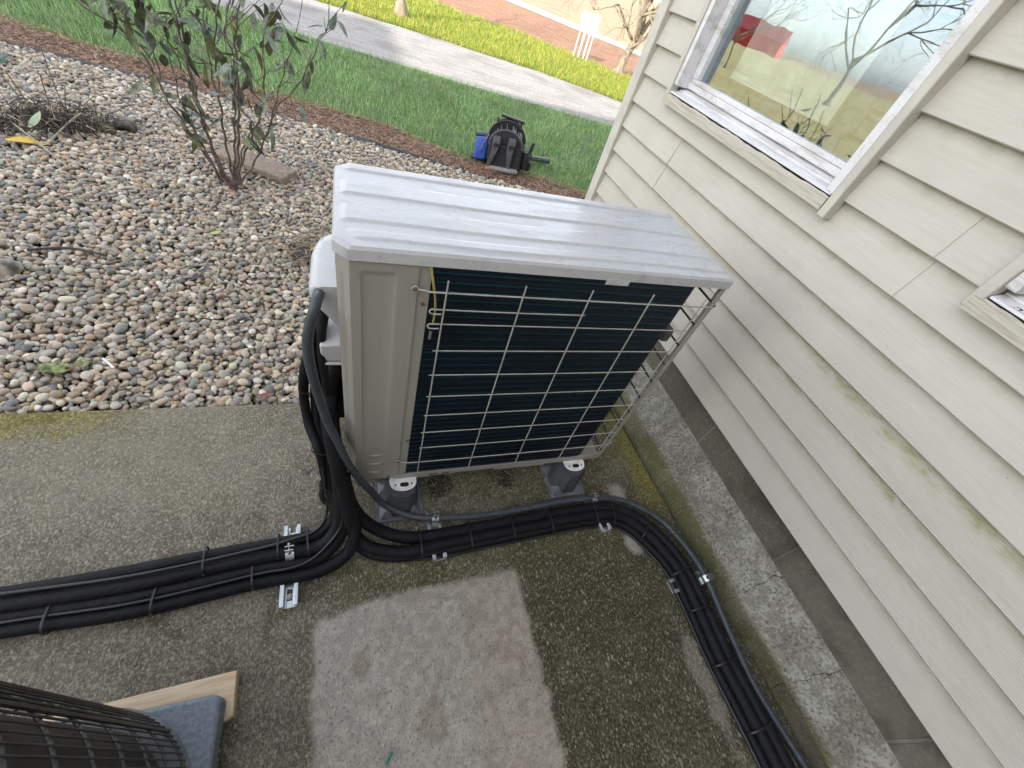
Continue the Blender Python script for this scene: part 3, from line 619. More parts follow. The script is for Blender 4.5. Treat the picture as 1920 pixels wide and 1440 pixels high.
v = MB(); v.lathe([(.03, 0), (.042, .05), (.045, .06)], 16, (1.50, .62, 1.061)); part(v, 'pot', simple('dark_pot', (.04, .04, .04), .5), pl)
def leaf(mb, p, d, up, L, W, curl=.4, mi=0, n=5):
    d = Vector(d).normalized(); s = d.cross(Vector(up)); s = s.normalized() if s.length > 1e-3 else d.orthogonal().normalized(); nn = s.cross(d); vs = []
    for i in range(n+1):
        t = i/n; w_ = W*math.sin(math.pi*min(1, t*.92+.06))**.8; c = Vector(p)+d*(L*t)-nn*(-curl*L*t*t)
        vs += [c-s*w_*.5+nn*.12*w_, c-nn*.05*w_, c+s*w_*.5+nn*.12*w_]
    fs = []
    for i in range(n):
        for j in range(2): fs.append((i*3+j, i*3+j+1, i*3+j+4, i*3+j+3))
    mb.add(vs, fs, mi)
v = MB()
for i in range(46):
    a = random.uniform(0, 6.28); e = random.uniform(-.2, 1.2); d = (math.cos(a)*math.cos(e), math.sin(a)*math.cos(e), math.sin(e))
    leaf(v, (1.50+.02*math.cos(a), .60+.03*math.sin(a), 1.12), d, (0, 0, 1), random.uniform(.06, .12), random.uniform(.03, .05), -.4, random.choice([0, 0, 1]))
part(v, 'foliage', [simple('plant_dark_leaf', (.02, .05, .035), .4), simple('plant_white_leaf', (.6, .65, .6), .5)], pl)

# ---------------------------------------------------------------- heat pump
hp = empty('heat_pump', (.45, .17, .10), 'cream outdoor heat pump with dark coil and white wire guard, on grey risers', 'heat pump')
UW, UD, ZB, ZL, ZT = .90, .337, .107, .885, .912
def metal_paint(name, col, wet=False):
    k = NT(name); n = k.noise(7, 5, .6, k.mapv((1, 1.6, 1))); n2 = k.noise(60, 4, .7)
    c = k.mix(k.M('MULTIPLY', k.ss(n2, .62, .72), .35), col, tuple(x*.55 for x in col)); c = k.mix(k.M('MULTIPLY', k.ss(n, .5, .7), .16), c, tuple(x*.72 for x in col)); c = k.mix(k.M('MULTIPLY', k.ss(k.noise(1, 5, .75, k.mapv((26, 26, 2.2))), .56, .70), .28), c, tuple(x*.55 for x in col))
    if wet:
        wv = k.ss(k.noise(9, 5, .6, k.mapv((.6, 1.6, 1)), dist=1.2), .46, .54); edge = k.M('MULTIPLY', k.ss(k.noise(38, 5, .75, dist=1.5), .50, .56), k.ss(k.noise(5, 3), .45, .6))
        sp = k.M('MULTIPLY', k.M('GREATER_THAN', k.xyz(k.vor(75, out=1))[0], .94), k.ss(k.vor(75), .16, .08)); c = k.mix(k.M('MULTIPLY', sp, .7), c, (.16, .15, .13))
        dirt = k.M('MULTIPLY', k.ss(k.noise(46, 5, .75, k.mapv((.7, 1.6, 1)), dist=2.2), .60, .64), k.ss(k.noise(6, 3), .46, .58)); c = k.mix(k.M('MULTIPLY', dirt, .45), c, (.30, .29, .27))
        k.set(c, k.M('ADD', .24, k.M('MULTIPLY', wv, .2)), spec=.5, coat=.12)
        k.bump(k.M('ADD', k.M('MULTIPLY', wv, .5), edge), .16, .0010)
    else:
        k.set(c, .42, spec=.4); k.bump(k.noise(420, 2), .05, .001)
    return k.m
m_lid = metal_paint('lid_paint', (.45, .445, .445), True)
m_body = metal_paint('body_paint', (.31, .296, .26))
m_zinc = NT('zinc'); k = m_zinc; n = k.noise(60, 4, .7); k.set(k.mix(k.ss(n, .4, .7), (.50, .53, .54), (.68, .70, .70)), k.M('ADD', .22, k.M('MULTIPLY', n, .3)), .9); m_zinc = k.m
m_screw = simple('screw_steel', (.25, .24, .22), .35, .9)
m_black = simple('black_plastic', (.012, .012, .012), .5)
# lid: height field with pressed pads
xs = sorted(set([0, .003, .009, .016, .020, .026, .032, .036, .05]+list(np.linspace(.07, .86, 40))+[.875, .884, .890, .8935, .897, .90]))
ysl = sorted(set(list(np.linspace(0, UD, 12))+[.004, .333]+[v+d for v in (.028, .053, .087, .143, .190, .245, .297, .322) for d in (-.0035, 0, .0035)]))
def chamf(y, x):  # outline clip on the left corners
    lim = 0
    if y < .027: lim = (.027-y)*.93
    if y > UD-.030: lim = (y-(UD-.030))*1.0
    return max(x, lim)
def padh(x, y):
    h = 0; wob = .0035*math.sin(max(0, x-.12)*8.5)*(1 if x > .12 else 0)
    for (a, b, x0) in [(.028, .053, .029), (.087, .143, .018), (.190, .245, .018), (.297, .322, .026)]:
        if b < .3 and a > .02: a2, b2 = a-wob, b-wob
        else: a2, b2 = a, b
        yy = y; ex0 = x0+max(0, (.06-y))*.25 if a < .05 else x0
        fy = min(1, max(0, (yy-(a2-.0035))/.005))*min(1, max(0, (b2+.0035-yy)/.005)); fx = min(1, max(0, (x-ex0+.003)/.006))*min(1, max(0, (.8955-x)/.005))
        h = max(h, fy*fx)
    return h*.0040
ysl = sorted(set(ysl+list(np.arange(.02, .33, .0035))))
mb = MB(); nx, ny = len(xs), len(ysl)
def edged(x, y):
    d = min(y, UD-y, UW-x, x-chamf(y, 0)); d = max(0, d); r = .006
    return -(r-math.sqrt(max(0, r*r-(r-min(d, r))**2)))
vs = []
for x in xs:
    for y in ysl:
        xx = chamf(y, x) if x < .031 else x
        if x == 0: xx = chamf(y, 0)
        vs.append((xx, y, ZT+edged(xx, y)+padh(xx, y)))
fs = [(i*ny+j, (i+1)*ny+j, (i+1)*ny+j+1, i*ny+j+1) for i in range(nx-1) for j in range(ny-1)]
mb.add(vs, fs)
ol = [(.0252, 0), (UW, 0), (UW, UD), (.030, UD), (0, UD-.030), (0, .027)]
n = len(ol); zt_ = ZT-.006
mb.add([(x, y, zt_) for x, y in ol]+[(x, y, ZL) for x, y in ol], [(i, n+i, n+(i+1) % n, (i+1) % n) for i in range(n)])
mb.add([(x, y, ZL) for x, y in ol]+[(min(max(x, .0035), UW-.0035), min(max(y, .0035), UD-.0035), ZL) for x, y in ol], [(i, n+i, n+(i+1) % n, (i+1) % n) for i in range(n)])
mb.add([(x, y, ZL+.002) for x, y in ol], [tuple(range(n))[::-1]])
lid = part(mb, 'top_cover', m_lid, hp, ang=50); lid['label'] = 'ribbed wet-looking top cover with dirt streaks'
# rear corner panel wrapping the chamfer
mb = MB(); d = .0035
def wrap(u):   # arclength from the left side round the chamfer to the back
    pts = [(.0035, .20), (.0035, .028), (.0265, .0035), (.148, .0035)]
    for a, b in zip(pts, pts[1:]):
        L = math.hypot(b[0]-a[0], b[1]-a[1])
        if u <= L: t = u/L; nx_, ny_ = (b[1]-a[1])/L, -(b[0]-a[0])/L; return a[0]+(b[0]-a[0])*t, a[1]+(b[1]-a[1])*t, nx_, ny_
        u -= L
    return pts[-1][0], pts[-1][1], 0, -1
LT = .172+math.hypot(.023, .0245)+.1215
us = sorted(set(list(np.linspace(0, LT, 16))+[.172, .172+.0336]+[.2056+t for t in (.018, .0215, .025, .076, .080, .084, .090, .094, .100)]+[.172+t for t in (.010, .013, .016, .020, .024)]))
zs = sorted(set(list(np.linspace(ZB+.002, ZL-.001, 40))+[.848, .853, .858, .862, .866, .30, .306]+[z0+dz for z0 in (.24, .195, .148) for dz in (-.004, -.0015, .001, .004)]))
def emb(u, z):
    h = 0; t = u-.2056
    if t > 0:
        fx = min(1, max(0, (t-.018)/.005))*min(1, max(0, (.082-t)/.006)); fz = min(1, max(0, (.864-z)/.009)); h -= .0032*fx*fz
        if z < .31: h += .0012*min(1, max(0, (t-.088)/.003))*min(1, max(0, (.094-t)/.003))
        for z0 in (.24, .195, .148): h += .006*min(1, max(0, (t-.035)/.004))*min(1, max(0, (.076-t)/.004))*max(0, 1-abs(z-z0)/.004)
    t = u-.172
    if 0 < t < .0336: h -= .0016*min(1, max(0, (t-.010)/.004))*min(1, max(0, (.024-t)/.004))*min(1, max(0, (.85-z)/.01))
    return h
vs = []
for u in us:
    for z in zs:
        x, y, nx_, ny_ = wrap(u); h = emb(u, z); vs.append((x+nx_*h, y+ny_*h, z))
ny = len(zs); mb.add(vs, [(i*ny+j, (i+1)*ny+j, (i+1)*ny+j+1, i*ny+j+1) for i in range(len(us)-1) for j in range(ny-1)])
mb.box((.1475, .0035, ZB+.002), (.1485, .008, ZL-.001))
sp_ = part(mb, 'corner_panel', m_body, hp, ang=30); sp_['label'] = 'embossed cream corner panel with three small louvres'
mb = MB(); mb.box((.146, .006, ZB+.004), (.172, .0085, ZL-.0005)); mb.box((.1695, .0086, ZB+.004), (.172, .03, ZL-.0005)); part(mb, 'coil_side_plate', m_body, hp, bev=.0008)
# coil
k = NT('coil_fins'); q = k.xyz(); wv = k.wave(1, k.mapv((520, 1, 1)), 'X'); n = k.noise(6, 4)
tb_ = k.M('SINE', k.M('MULTIPLY', q[2], 2*math.pi/.0212)); tbs = k.ss(tb_, .55, 1)
c = k.mix(k.M('MULTIPLY', tbs, .85), (.003, .010, .022), (.014, .085, .105)); c = k.mix(k.ss(n, .45, .7), c, k.mix(.6, c, (.004, .007, .012)))  # teal highlight lines along the tube rows are painted into the colour
c = k.mix(k.M('MULTIPLY', k.ss(k.noise(40, 3), .55, .75), .3), c, (.02, .035, .04)); c = k.mix(k.M('MULTIPLY', k.ss(k.noise(1, 4, .8, k.mapv((60, 1, 16))), .60, .68), .35), c, (.05, .07, .075)); k.set(c, .42, .35, spec=.4); k.bump(k.M('ADD', k.M('MULTIPLY', wv, .4), tbs), .5, .002); m_coil = k.m
mb = MB(); zz = np.arange(.118, ZL-.0005, .0025); rr = []
path = [(.1725, .008)]+[(x, .008) for x in np.linspace(.2, .79, 12)]+[(.79+.035*math.sin(a), .043-.035*math.cos(a)) for a in np.linspace(.2, 1.57, 6)]+[(.825, y) for y in (.1, .2, .31)]
for z in zz:
    a = .0016*max(0, math.sin(2*math.pi*z/.0212))
    rr.append([(x, y-(a if x < .81 else 0), z) for x, y in path])
mb.rings(rr, cap=False, closed=False); part(mb, 'coil', m_coil, hp, ang=80)['label'] = 'dark blue-green finned coil behind the wire guard'
# wire guard
m_wire = simple('white_wire', (.38, .365, .33), .4, 0, .08)
mb = MB(); wr = .00165
for x0, xb in ((.200, .204), (.359, .367), (.515, .530), (.677, .696)):
    mb.tube([(x0, -.0145, .866), (x0+.3*(xb-x0), -.0152, .6), (xb, -.0145, .160)], wr*1.1, 7, step=.06)
mb.tube([(.838, -.0128, .862), (.842, -.0128, .5), (.848, -.0128, .19)], wr, 7, step=.06)
def hw(z, x0, x1, y=-.011, e0=0, e1=0):
    mb.tube([(x0, y, z), ((x0+x1)/2, y-.0008, z+random.uniform(-.001, .001)), (x1, y, z)], wr, 7, step=.08)
for z, a, b in ((.795, .176, .526), (.757, .176, .852), (.680, .192, .852), (.601, .192, .852), (.522, .195, .858), (.444, .196, .866), (.367, .196, .866), (.290, .198, .868)): hw(z, a, b)
for z, a, b in ((.797, .176, .186), (.759, .176, .184)):   # folded hooks
    mb.tube([(a+.02, -.0155, z-.010), (a+.002, -.0155, z-.010), (a-.004, -.0138, z-.006), (a, -.011, z-.002), (a+.004, -.011, z-.002)], wr, 7, step=.004)
for z, a, b in ((.836, .148, .882), (.2125, .150, .884)):
    mb.tube([(a, -.004, z), (a+.02, -.009, z), (a+.05, -.011, z), (.5, -.0118, z), (b-.04, -.011, z), (b, -.004, z)], wr*1.15, 8, step=.01)
    for ex in (a-.006, b+.005):
        mb.tube([(ex+.006*math.cos(t), -.003, z+.006*math.sin(t)) for t in np.linspace(0, 6.283, 17)], wr, 6, smooth=False)
part(mb, 'wire_guard', m_wire, hp, ang=60)
# side guard seen through the gap
mb = MB()
for i in range(10):
    z = .836-.0777*i; mb.tube([(.893, .012, z), (.8945, .17, z), (.893, .325, z)], .0032, 7, step=.08)
mb.tube([(.896, .16, .86), (.896, .16, .14)], .002, 6, step=.2); mb.tube([(.896, .09, .86), (.896, .09, .14)], .0016, 6, step=.2)
part(mb, 'side_guard', simple('grey_guard', (.05, .05, .048), .6), hp)
mb = MB(); mb.box((.862, .05, .66), (.889, .10, .705)); part(mb, 'cable_clip', simple('grey_clip', (.09, .09, .09), .6), hp, bev=.006)
mb = MB(); mb.box((.884, .0035, ZB+.006), (.8985, .006, ZL-.001)); mb.box((.8965, .0061, ZB+.006), (.8985, .024, ZL-.001)); part(mb, 'corner_post', m_body, hp, bev=.001)
# base pan with notched rear lip
mb = MB(); mb.box((.006, .012, ZB-.012), (UW-.004, UD-.006, ZB-.004))
prof = [(.14, .101), (.195, .101), (.20, .096), (.245, .096), (.25, .100), (.33, .100), (.335, .105), (.47, .105), (.475, .094), (.66, .094), (.665, .1), (.885, .1), (.892, .106), (.892, .124), (.14, .124)]
mb.prism(prof, .001, .0034, 'y'); mb.prism([(.82, .124), (.892, .124), (.892, .15), (.86, .13)], .001, .0034, 'y')
mb.box((.14, .0034, .118), (.892, .012, .1205)); part(mb, 'base_pan', m_body, hp, smooth=False)
mb = MB(); 
for cx in (.262, .30): mb.box((cx-.014, .0003, .106), (cx+.014, .0009, .111))
part(mb, 'pan_slot', m_dark, hp)
# front and left side body
mb = MB(); mb.box((.0035, UD-.006, ZB), (UW-.003, UD-.0035, ZL-.001)); mb.box((.0035, .2, ZB), (.0055, UD-.007, ZL-.001)); mb.box((.30, UD-.12, .2), (.31, UD-.01, ZL-.01)); part(mb, 'front_panel', m_body, hp)
# connection cover bulging from the left side
def cov(y, s=1, f=0): return [(.003, y, .772), (-.030*s, y, .772), (-.044*s, y, .769), (-.051*s, y, .758), (-.051*s, y, .742), (-.040*s, y+f, .720), (-.022*s, y+f, .695), (-.006*s, y+f, .672), (.003, y+f, .660)]
mb = MB(); mb.rings([cov(.075, .80), cov(.079, .95), cov(.088, 1), cov(.20, 1), cov(.235, .92), cov(.262, .72), cov(.275, .4)]); part(mb, 'connection_cover', m_lid, hp, ang=50)['label'] = 'white bulging connection cover above the pipes'
mb = MB(); mb.box((-.046, .118, .515), (.003, .318, .570)); mb.box((-.052, .112, .506), (.003, .122, .5145)); part(mb, 'valve_shelf', m_lid, hp, bev=.004)
mb = MB(); mb.box((-.080, .150, .07), (-.0765, .30, .40)); part(mb, 'valve_guard', m_body, hp, bev=.001)
mb = MB(); mb.box((-.0745, .24, .12), (.002, .30, .44)); part(mb, 'valve_recess', m_dark, hp)
m_brass = simple('brass', (.30, .16, .06), .35, .9)
for z in (.40, .33, .26):
    mb = MB(); M_ = Matrix.Rotation(R(90), 4, 'X'); mb.lathe([(.010, 0), (.010, .012), (.007, .013), (.007, .03)], 6, (-.03, .235, z), M_); part(mb, 'valve', m_brass, hp)
for x, y, z in ((.161, .0055, .795), (.166, .0055, .308), (.120, .003, .118), (.142, -.0035, .836), (.144, -.0035, .2125), (.889, -.0035, .836)):
    mb = MB(); mb.lathe([(.0045, 0), (.0042, .0018), (.002, .003)], 10, (x, y, z), Matrix.Rotation(R(90), 4, 'X')); part(mb, 'screw', m_screw, hp)
for y, z in ((.12, .80), (.10, .56)): mb = MB(); mb.lathe([(.004, 0), (.004, .003), (.002, .004)], 10, (.003, y, z), Matrix.Rotation(R(-90), 4, 'Y')); part(mb, 'screw', m_screw, hp)
mb = MB()
mb.tube([(.166, .004, .884), (.173, -.003, .854), (.181, -.006, .817), (.184, -.007, .784), (.1835, -.007, .757), (.182, -.006, .748)], .0013, 6); mb.tube([(.169, .004, .884), (.175, -.002, .854), (.183, -.004, .817), (.1865, -.005, .784), (.185, -.006, .757), (.183, -.006, .748)], .0013, 6)
sw = part(mb, 'sensor_wire', simple('yellow_wire', (.45, .36, .10), .5), hp)
mb = MB(); mb.tube([(.1825, -.006, .752), (.1825, -.006, .735)], .0032, 8, smooth=False); part(mb, 'sensor_sleeve', m_black, hp)
mb = MB(); mb.tube([(.1825, -.006, .735), (.182, -.006, .712)], .003, 8, smooth=False); part(mb, 'sensor_bulb', m_zinc, hp)
mb = MB(); mb.box((.546, -.0012, .8745), (.606, -.0002, .888)); part(mb, 'label_tab', simple('tab_white', (.5, .52, .5), .4), hp, bev=.0004)
for cx in (.165, .782):
    mb = MB(); pts = []
    for t in np.linspace(0, math.pi, 13): pts.append((cx-.040*math.cos(t)*1.0, .0-.042*math.sin(t)**.6))
    mb.prism([(cx-.040, .02)]+pts+[(cx+.040, .02)], .0985, .1015, 'z'); ring = []
    mb.tube([(p[0], p[1], .1015) for p in pts], .0022, 6, smooth=False)
    ear = part(mb, 'mounting_lug', simple('lug_white', (.80, .78, .74), .4), hp, ang=40)
    mb = MB(); mb.loft([(.1016, .0135, .0075, cx+.003, -.022), (.1022, .0135, .0075, cx+.003, -.022)], 20, 3)
    for dx in (-.024, .026): mb.lathe([(.003, .1016), (.003, .1022)], 10, (cx+dx, -.021, 0))
    part(mb, 'bolt_hole', m_dark, ear)

# ---------------------------------------------------------------- risers under the heat pump
m_riser = simple('grey_riser_plastic', (.055, .060, .066), .55, 0, .12, 25, .1)
m_riser2 = simple('grey_riser_base', (.12, .126, .135), .55, 0, .2, 40, .2, 120)
def riser(cx, cy, label):
    r_ = empty('equipment_riser', (cx, cy, 0), label, 'riser', 'grey plastic risers under the heat pump')
    mb = MB(); h = .073
    mb.prism([(cx-h, cy-h), (cx+h, cy-h), (cx+h, cy+h), (cx-h, cy+h)], 0, .007)
    for sx in (-1, 1):
        for sy in (-1, 1):
            mb.add([(cx+sx*.066, cy+sy*.066, .007), (cx+sx*.02, cy+sy*.064, .007), (cx+sx*.064, cy+sy*.02, .007), (cx+sx*.040, cy+sy*.040, .032)], [(0, 1, 3), (0, 3, 2), (1, 2, 3)] if sx*sy > 0 else [(0, 3, 1), (0, 2, 3), (1, 3, 2)])
    part(mb, 'base_plate', m_riser2, r_, bev=.0015, smooth=False)
    mb = MB(); mb.loft([(.007, .062, .062, cx, cy), (.012, .060, .060, cx, cy), (.086, .049, .047, cx+.003, cy+.003), (.094, .046, .044, cx+.003, cy+.003)], 10, 2.3)
    part(mb, 'cone', m_riser, r_, ang=20)
    return r_
riser(.157, -.022, 'grey cone riser nearer the pipes, left of the front pair'); riser(.765, -.020, 'grey cone riser nearer the house wall, right of the front pair')
riser(.157, .285, 'grey cone riser hidden behind the left one'); riser(.765, .285, 'grey cone riser hidden behind the right one')

# ---------------------------------------------------------------- pipes and cables
k = NT('pipe_insulation'); n = k.noise(30, 4, .7, k.mapv((1, 1, 1))); k.set(k.mix(k.ss(n, .4, .75), (.0045, .0045, .0055), (.011, .011, .013)), k.M('ADD', .50, k.M('MULTIPLY', n, .25)), spec=.22); k.bump(k.M('ADD', k.noise(160, 3), k.M('MULTIPLY', k.noise(24, 3, .6, k.mapv((1, 1.6, 1))), 2.5)), .5, .003); m_ins = k.m
m_cable = simple('black_cable', (.010, .010, .012), .35, 0, .2, 20)
k = NT('grey_conduit_skin'); n = k.noise(40, 4, .6); k.set(k.mix(k.ss(n, .4, .7), (.040, .048, .056), (.060, .070, .080)), .42, spec=.4); k.bump(n, .12, .001); m_cond = k.m
m_tie = simple('black_tie', (.012, .012, .012), .4)
def pipe(name, pts, r, mat, label, cat, group=None, n=14, wob=0):
    mb = MB(); rf = (lambda q: 1+wob*math.sin(q*61)*.5+wob*math.sin(q*23+1)) if wob else None
    mb.tube(pts, r, n, rfun=rf); return tag(mb.build(name, mat, ang=60), label, cat, group)
ZP = .022
A = [(-1.6,-.142,.050),(-1.1,-.150,.050),(-.736,-.157,.050),(-.549,-.152,.050),(-.332,-.138,.050),(-.15,-.130,.050),(-.080,-.122,.055),(-.036,-.100,.10),(-.022,-.060,.18),(-.025,-.02,.27)]
B = [(-1.6,-.170,.046),(-1.1,-.178,.046),(-.726,-.182,.046),(-.483,-.182,.046),(-.23,-.164,.046),(-.134,-.162,.046),(-.074,-.158,.048),(-.030,-.130,.085),(-.014,-.085,.16),(-.02,-.04,.25)]
C_ = [(-1.6,-.20,.032),(-1.1,-.208,.032),(-.724,-.205,.032),(-.481,-.208,.032),(-.23,-.190,.032),(-.134,-.190,.032),(-.074,-.184,.034),(-.024,-.150,.065),(-.002,-.105,.13),(-.006,-.06,.22)]
D = [(-1.6,-.225,.020),(-1.1,-.234,.020),(-.719,-.229,.020),(-.478,-.236,.020),(-.229,-.220,.020),(-.134,-.220,.020),(-.060,-.212,.022),(.000,-.184,.040),(.020,-.144,.09),(.010,-.098,.165),(-.004,-.06,.24)]
for nm, pts, r, lb in (('A', A, .0155, 'black insulated pipe lying farthest back in the left bundle'), ('B', B, .0185, 'thickest black insulated pipe on top of the left bundle'), ('C', C_, .0165, 'black insulated pipe third from the back in the left bundle'), ('D', D, .0175, 'black insulated pipe at the near side of the left bundle')):
    pipe('insulated_pipe', pts, r, m_ins, lb, 'pipe', 'black pipes running left across the slab', wob=.02)
# riser trunks up the side of the heat pump
pipe('insulated_pipe', [(-.030,.205,.40),(-.038,.11,.385),(-.037,.05,.425),(-.032,.0,.372),(-.018,-.05,.285),(.004,-.09,.195),(.036,-.115,.105),(.095,-.140,.045),(.17,-.164,.028),(.258,-.168,.026),(.398,-.166,.027),(.589,-.161,.027),(.80,-.158,.027),(.915,-.172,.027),(1.018,-.243,.027),(1.089,-.385,.027),(1.098,-.53,.027),(1.091,-.681,.027),(1.098,-.81,.027),(1.104,-.946,.027),(1.11,-1.3,.027)], .0185, m_ins, 'thick black pipe climbing the unit side, back tube of the right bundle', 'pipe', 'black pipes running right past the unit', wob=.025)
pipe('insulated_pipe', [(-.020,.215,.34),(-.030,.11,.32),(-.028,.04,.345),(-.022,.0,.300),(-.010,-.06,.23),(.006,-.115,.14),(.022,-.150,.062),(.069,-.182,.030),(.16,-.205,.024),(.258,-.201,.024),(.398,-.196,.024),(.589,-.190,.024),(.80,-.186,.024),(.926,-.206,.024),(1.006,-.283,.024),(1.062,-.408,.024),(1.067,-.53,.024),(1.062,-.681,.024),(1.069,-.81,.024),(1.075,-.946,.024),(1.08,-1.3,.024)], .0185, m_ins, 'thick black pipe, middle tube of the right bundle', 'pipe', 'black pipes running right past the unit', wob=.025)
pipe('insulated_pipe', [(.0,-.05,.25),(.010,-.10,.16),(.018,-.152,.06),(.055,-.192,.022),(.14,-.216,.014),(.258,-.217,.013),(.398,-.213,.013),(.589,-.207,.013),(.80,-.205,.013),(.916,-.226,.013),(.984,-.296,.013),(1.037,-.412,.013),(1.042,-.53,.013),(1.037,-.681,.013),(1.043,-.81,.013),(1.048,-.946,.013),(1.052,-1.3,.013)], .0125, m_ins, 'thin black pipe on the near edge of the right bundle', 'pipe', 'black pipes running right past the unit', wob=.02)
pipe('insulated_pipe', [(-.040,.19,.64),(-.060,.15,.57),(-.084,.12,.49),(-.097,.12,.39),(-.090,.08,.315),(-.066,.02,.27),(-.054,-.02,.19),(-.040,-.07,.13),(-.03,-.11,.085)], .0125, m_ins, 'slim black pipe hanging outermost on the left of the unit', 'pipe', wob=.03)
pipe('insulated_pipe', [(-.030,.21,.63),(-.044,.18,.56),(-.062,.15,.49),(-.072,.14,.40),(-.070,.09,.32),(-.052,.02,.25),(-.042,-.04,.17),(-.032,-.09,.11)], .0115, m_ins, 'slim black pipe hanging just inside the outermost one', 'pipe', wob=.03)
pipe('insulated_pipe', [(-.028,.20,.68),(-.038,.16,.62),(-.044,.13,.54),(-.040,.11,.46),(-.034,.09,.37)], .011, m_ins, 'short black pipe entering under the connection cover', 'pipe', wob=.03)
K1 = [(-1.6,-.15,.074),(-1.1,-.16,.071),(-.722,-.165,.069),(-.479,-.168,.068),(-.229,-.148,.069),(-.147,-.135,.070),(-.087,-.122,.075),(-.058,-.098,.10),(-.052,-.064,.14),(-.055,-.04,.19),(-.058,-.012,.24)]
K2 = [(-1.6,-.212,.045),(-1.1,-.222,.045),(-.707,-.219,.044),(-.469,-.225,.044),(-.225,-.206,.045),(-.15,-.205,.046),(-.099,-.195,.053),(-.055,-.168,.07),(-.017,-.135,.11),(-.01,-.10,.17)]
pipe('cable', K1, .0042, m_cable, 'thin black cable tied along the back of the left bundle', 'cable', n=8)
pipe('cable', K2, .0042, m_cable, 'thin black cable tied along the near side of the left bundle', 'cable', n=8)
pipe('cable', [(.02,-.10,.16),(.04,-.16,.05),(.10,-.212,.018),(.20,-.229,.012),(.258,-.233,.010),(.398,-.229,.010),(.589,-.224,.010),(.80,-.221,.010),(.905,-.240,.010),(.968,-.305,.010),(1.020,-.415,.010),(1.026,-.53,.010),(1.021,-.681,.010),(1.027,-.81,.010),(1.032,-.946,.010),(1.036,-1.3,.010)], .0046, m_cable, 'thin black cable along the near edge of the right bundle', 'cable', n=8)
pipe('cable', [(-.056,-.015,.21),(-.064,-.033,.165),(-.067,-.048,.142),(-.060,-.060,.123),(-.044,-.066,.112),(-.023,-.084,.12),(-.01,-.10,.11)], .0072, m_cable, 'short thick black cable elbow beside the pipe junction', 'cable', n=10)
pipe('cable', [(-.056,-.03,.17),(-.050,-.045,.15),(-.040,-.06,.13),(-.03,-.075,.12)], .004, m_cable, 'short thin black cable inside the elbow by the junction', 'cable', n=8)
cd = [(-.030,.16,.73),(-.032,.08,.755),(-.037,.03,.758),(-.054,.012,.70),(-.057,.005,.645),(-.051,-.002,.565),(-.034,-.012,.445),(-.014,-.025,.37),(.006,-.040,.295),(.038,-.046,.20),(.066,-.048,.135),(.098,-.056,.065),(.145,-.080,.038),(.20,-.105,.034),(.258,-.118,.040),(.405,-.131,.036),(.6,-.127,.034),(.726,-.123,.038),(.84,-.130,.042),(.91,-.138,.036),(.991,-.163,.028),(1.091,-.247,.026),(1.136,-.366,.034),(1.142,-.472,.044),(1.138,-.624,.028),(1.136,-.781,.020),(1.165,-.948,.016),(1.177,-1.059,.016),(1.18,-1.4,.016)]
pipe('grey_conduit', cd, .0104, m_cond, 'grey flexible conduit looping off the unit and along the right bundle', 'conduit', n=16)
# conduit rings (ribs) are modelled as thin raised bands where the photo shows them
pipe('drain_tube', [(.60, -.115, .004), (.60, -.10, .004)], .003, m_cond, 'tiny clear offcut under the conduit', 'offcut') if False else None

def tie(c, axis, rad, lab, sq=.62, grp='black cable ties on the pipe bundles'):
    ax = Vector(axis).normalized(); up = Vector((0, 0, 1)); s_ = ax.cross(up).normalized(); up = s_.cross(ax); c = Vector(c); mb = MB(); n = 28
    path = [c+s_*rad*math.copysign(abs(math.cos(t))**.7, math.cos(t))+up*rad*sq*math.copysign(abs(math.sin(t))**.8, math.sin(t)) for t in np.linspace(0, 2*math.pi, n+1)]
    rs = []
    for i, p in enumerate(path):
        out = (p-c).normalized(); rs.append([p-ax*.0022, p+ax*.0022, p+ax*.0022+out*.0014, p-ax*.0022+out*.0014])
    mb.rings(rs, cap=False); h = path[0]; mb.box((-.0028, -.0028, -.0025), (.0028, .0028, .0045), M=Matrix.Translation(h+Vector((0, 0, .001))))
    return tag(mb.build('cable_tie', m_tie, smooth=False), lab, 'cable tie', grp)
T1 = [((-.345,-.152,.050),(1,.05,0),.036,'cable tie round the back pair of left pipes, mid slab'), ((-.178,-.142,.052),(1,.05,0),.034,'cable tie just left of the left strut clamp'), ((-.105,-.140,.052),(1,.1,0),.040,'cable tie just right of the left strut clamp'),
      ((-.235,-.204,.030),(1,.07,0),.034,'cable tie round the near pair of left pipes, nearest the strut'), ((-.44,-.221,.030),(1,-.03,0),.034,'cable tie round the near pair of left pipes, middle one'), ((-.635,-.221,.030),(1,0,0),.034,'cable tie round the near pair of left pipes, farthest left')]
T2 = [((.205,-.190,.024),(1,0,0),.045,'first cable tie of the right bundle, left of its first clamp'), ((.36,-.190,.024),(1,.02,0),.043,'second cable tie of the right bundle'), ((.505,-.187,.024),(1,.02,0),.043,'third cable tie of the right bundle'), ((.645,-.184,.024),(1,.02,0),.043,'fourth cable tie of the right bundle, middle of the run'),
      ((.825,-.184,.024),(1,-.05,0),.043,'cable tie just left of the second strut on the right bundle'), ((.895,-.195,.024),(1,-.25,0),.043,'cable tie just right of the second strut on the right bundle'), ((1.005,-.270,.024),(.6,-.75,0),.044,'cable tie on the outer bend of the right bundle'),
      ((1.066,-.430,.024),(.15,-1,0),.044,'cable tie just above the strut by the footing'), ((1.073,-.55,.024),(0,-1,0),.044,'cable tie just below the strut by the footing'), ((1.066,-.70,.024),(.02,-1,0),.044,'cable tie below the last strut, halfway down'), ((1.076,-.86,.024),(.05,-1,0),.044,'cable tie lowest on the right bundle')]
for c, a, r, l in T1+T2: tie(c, a, r, l)
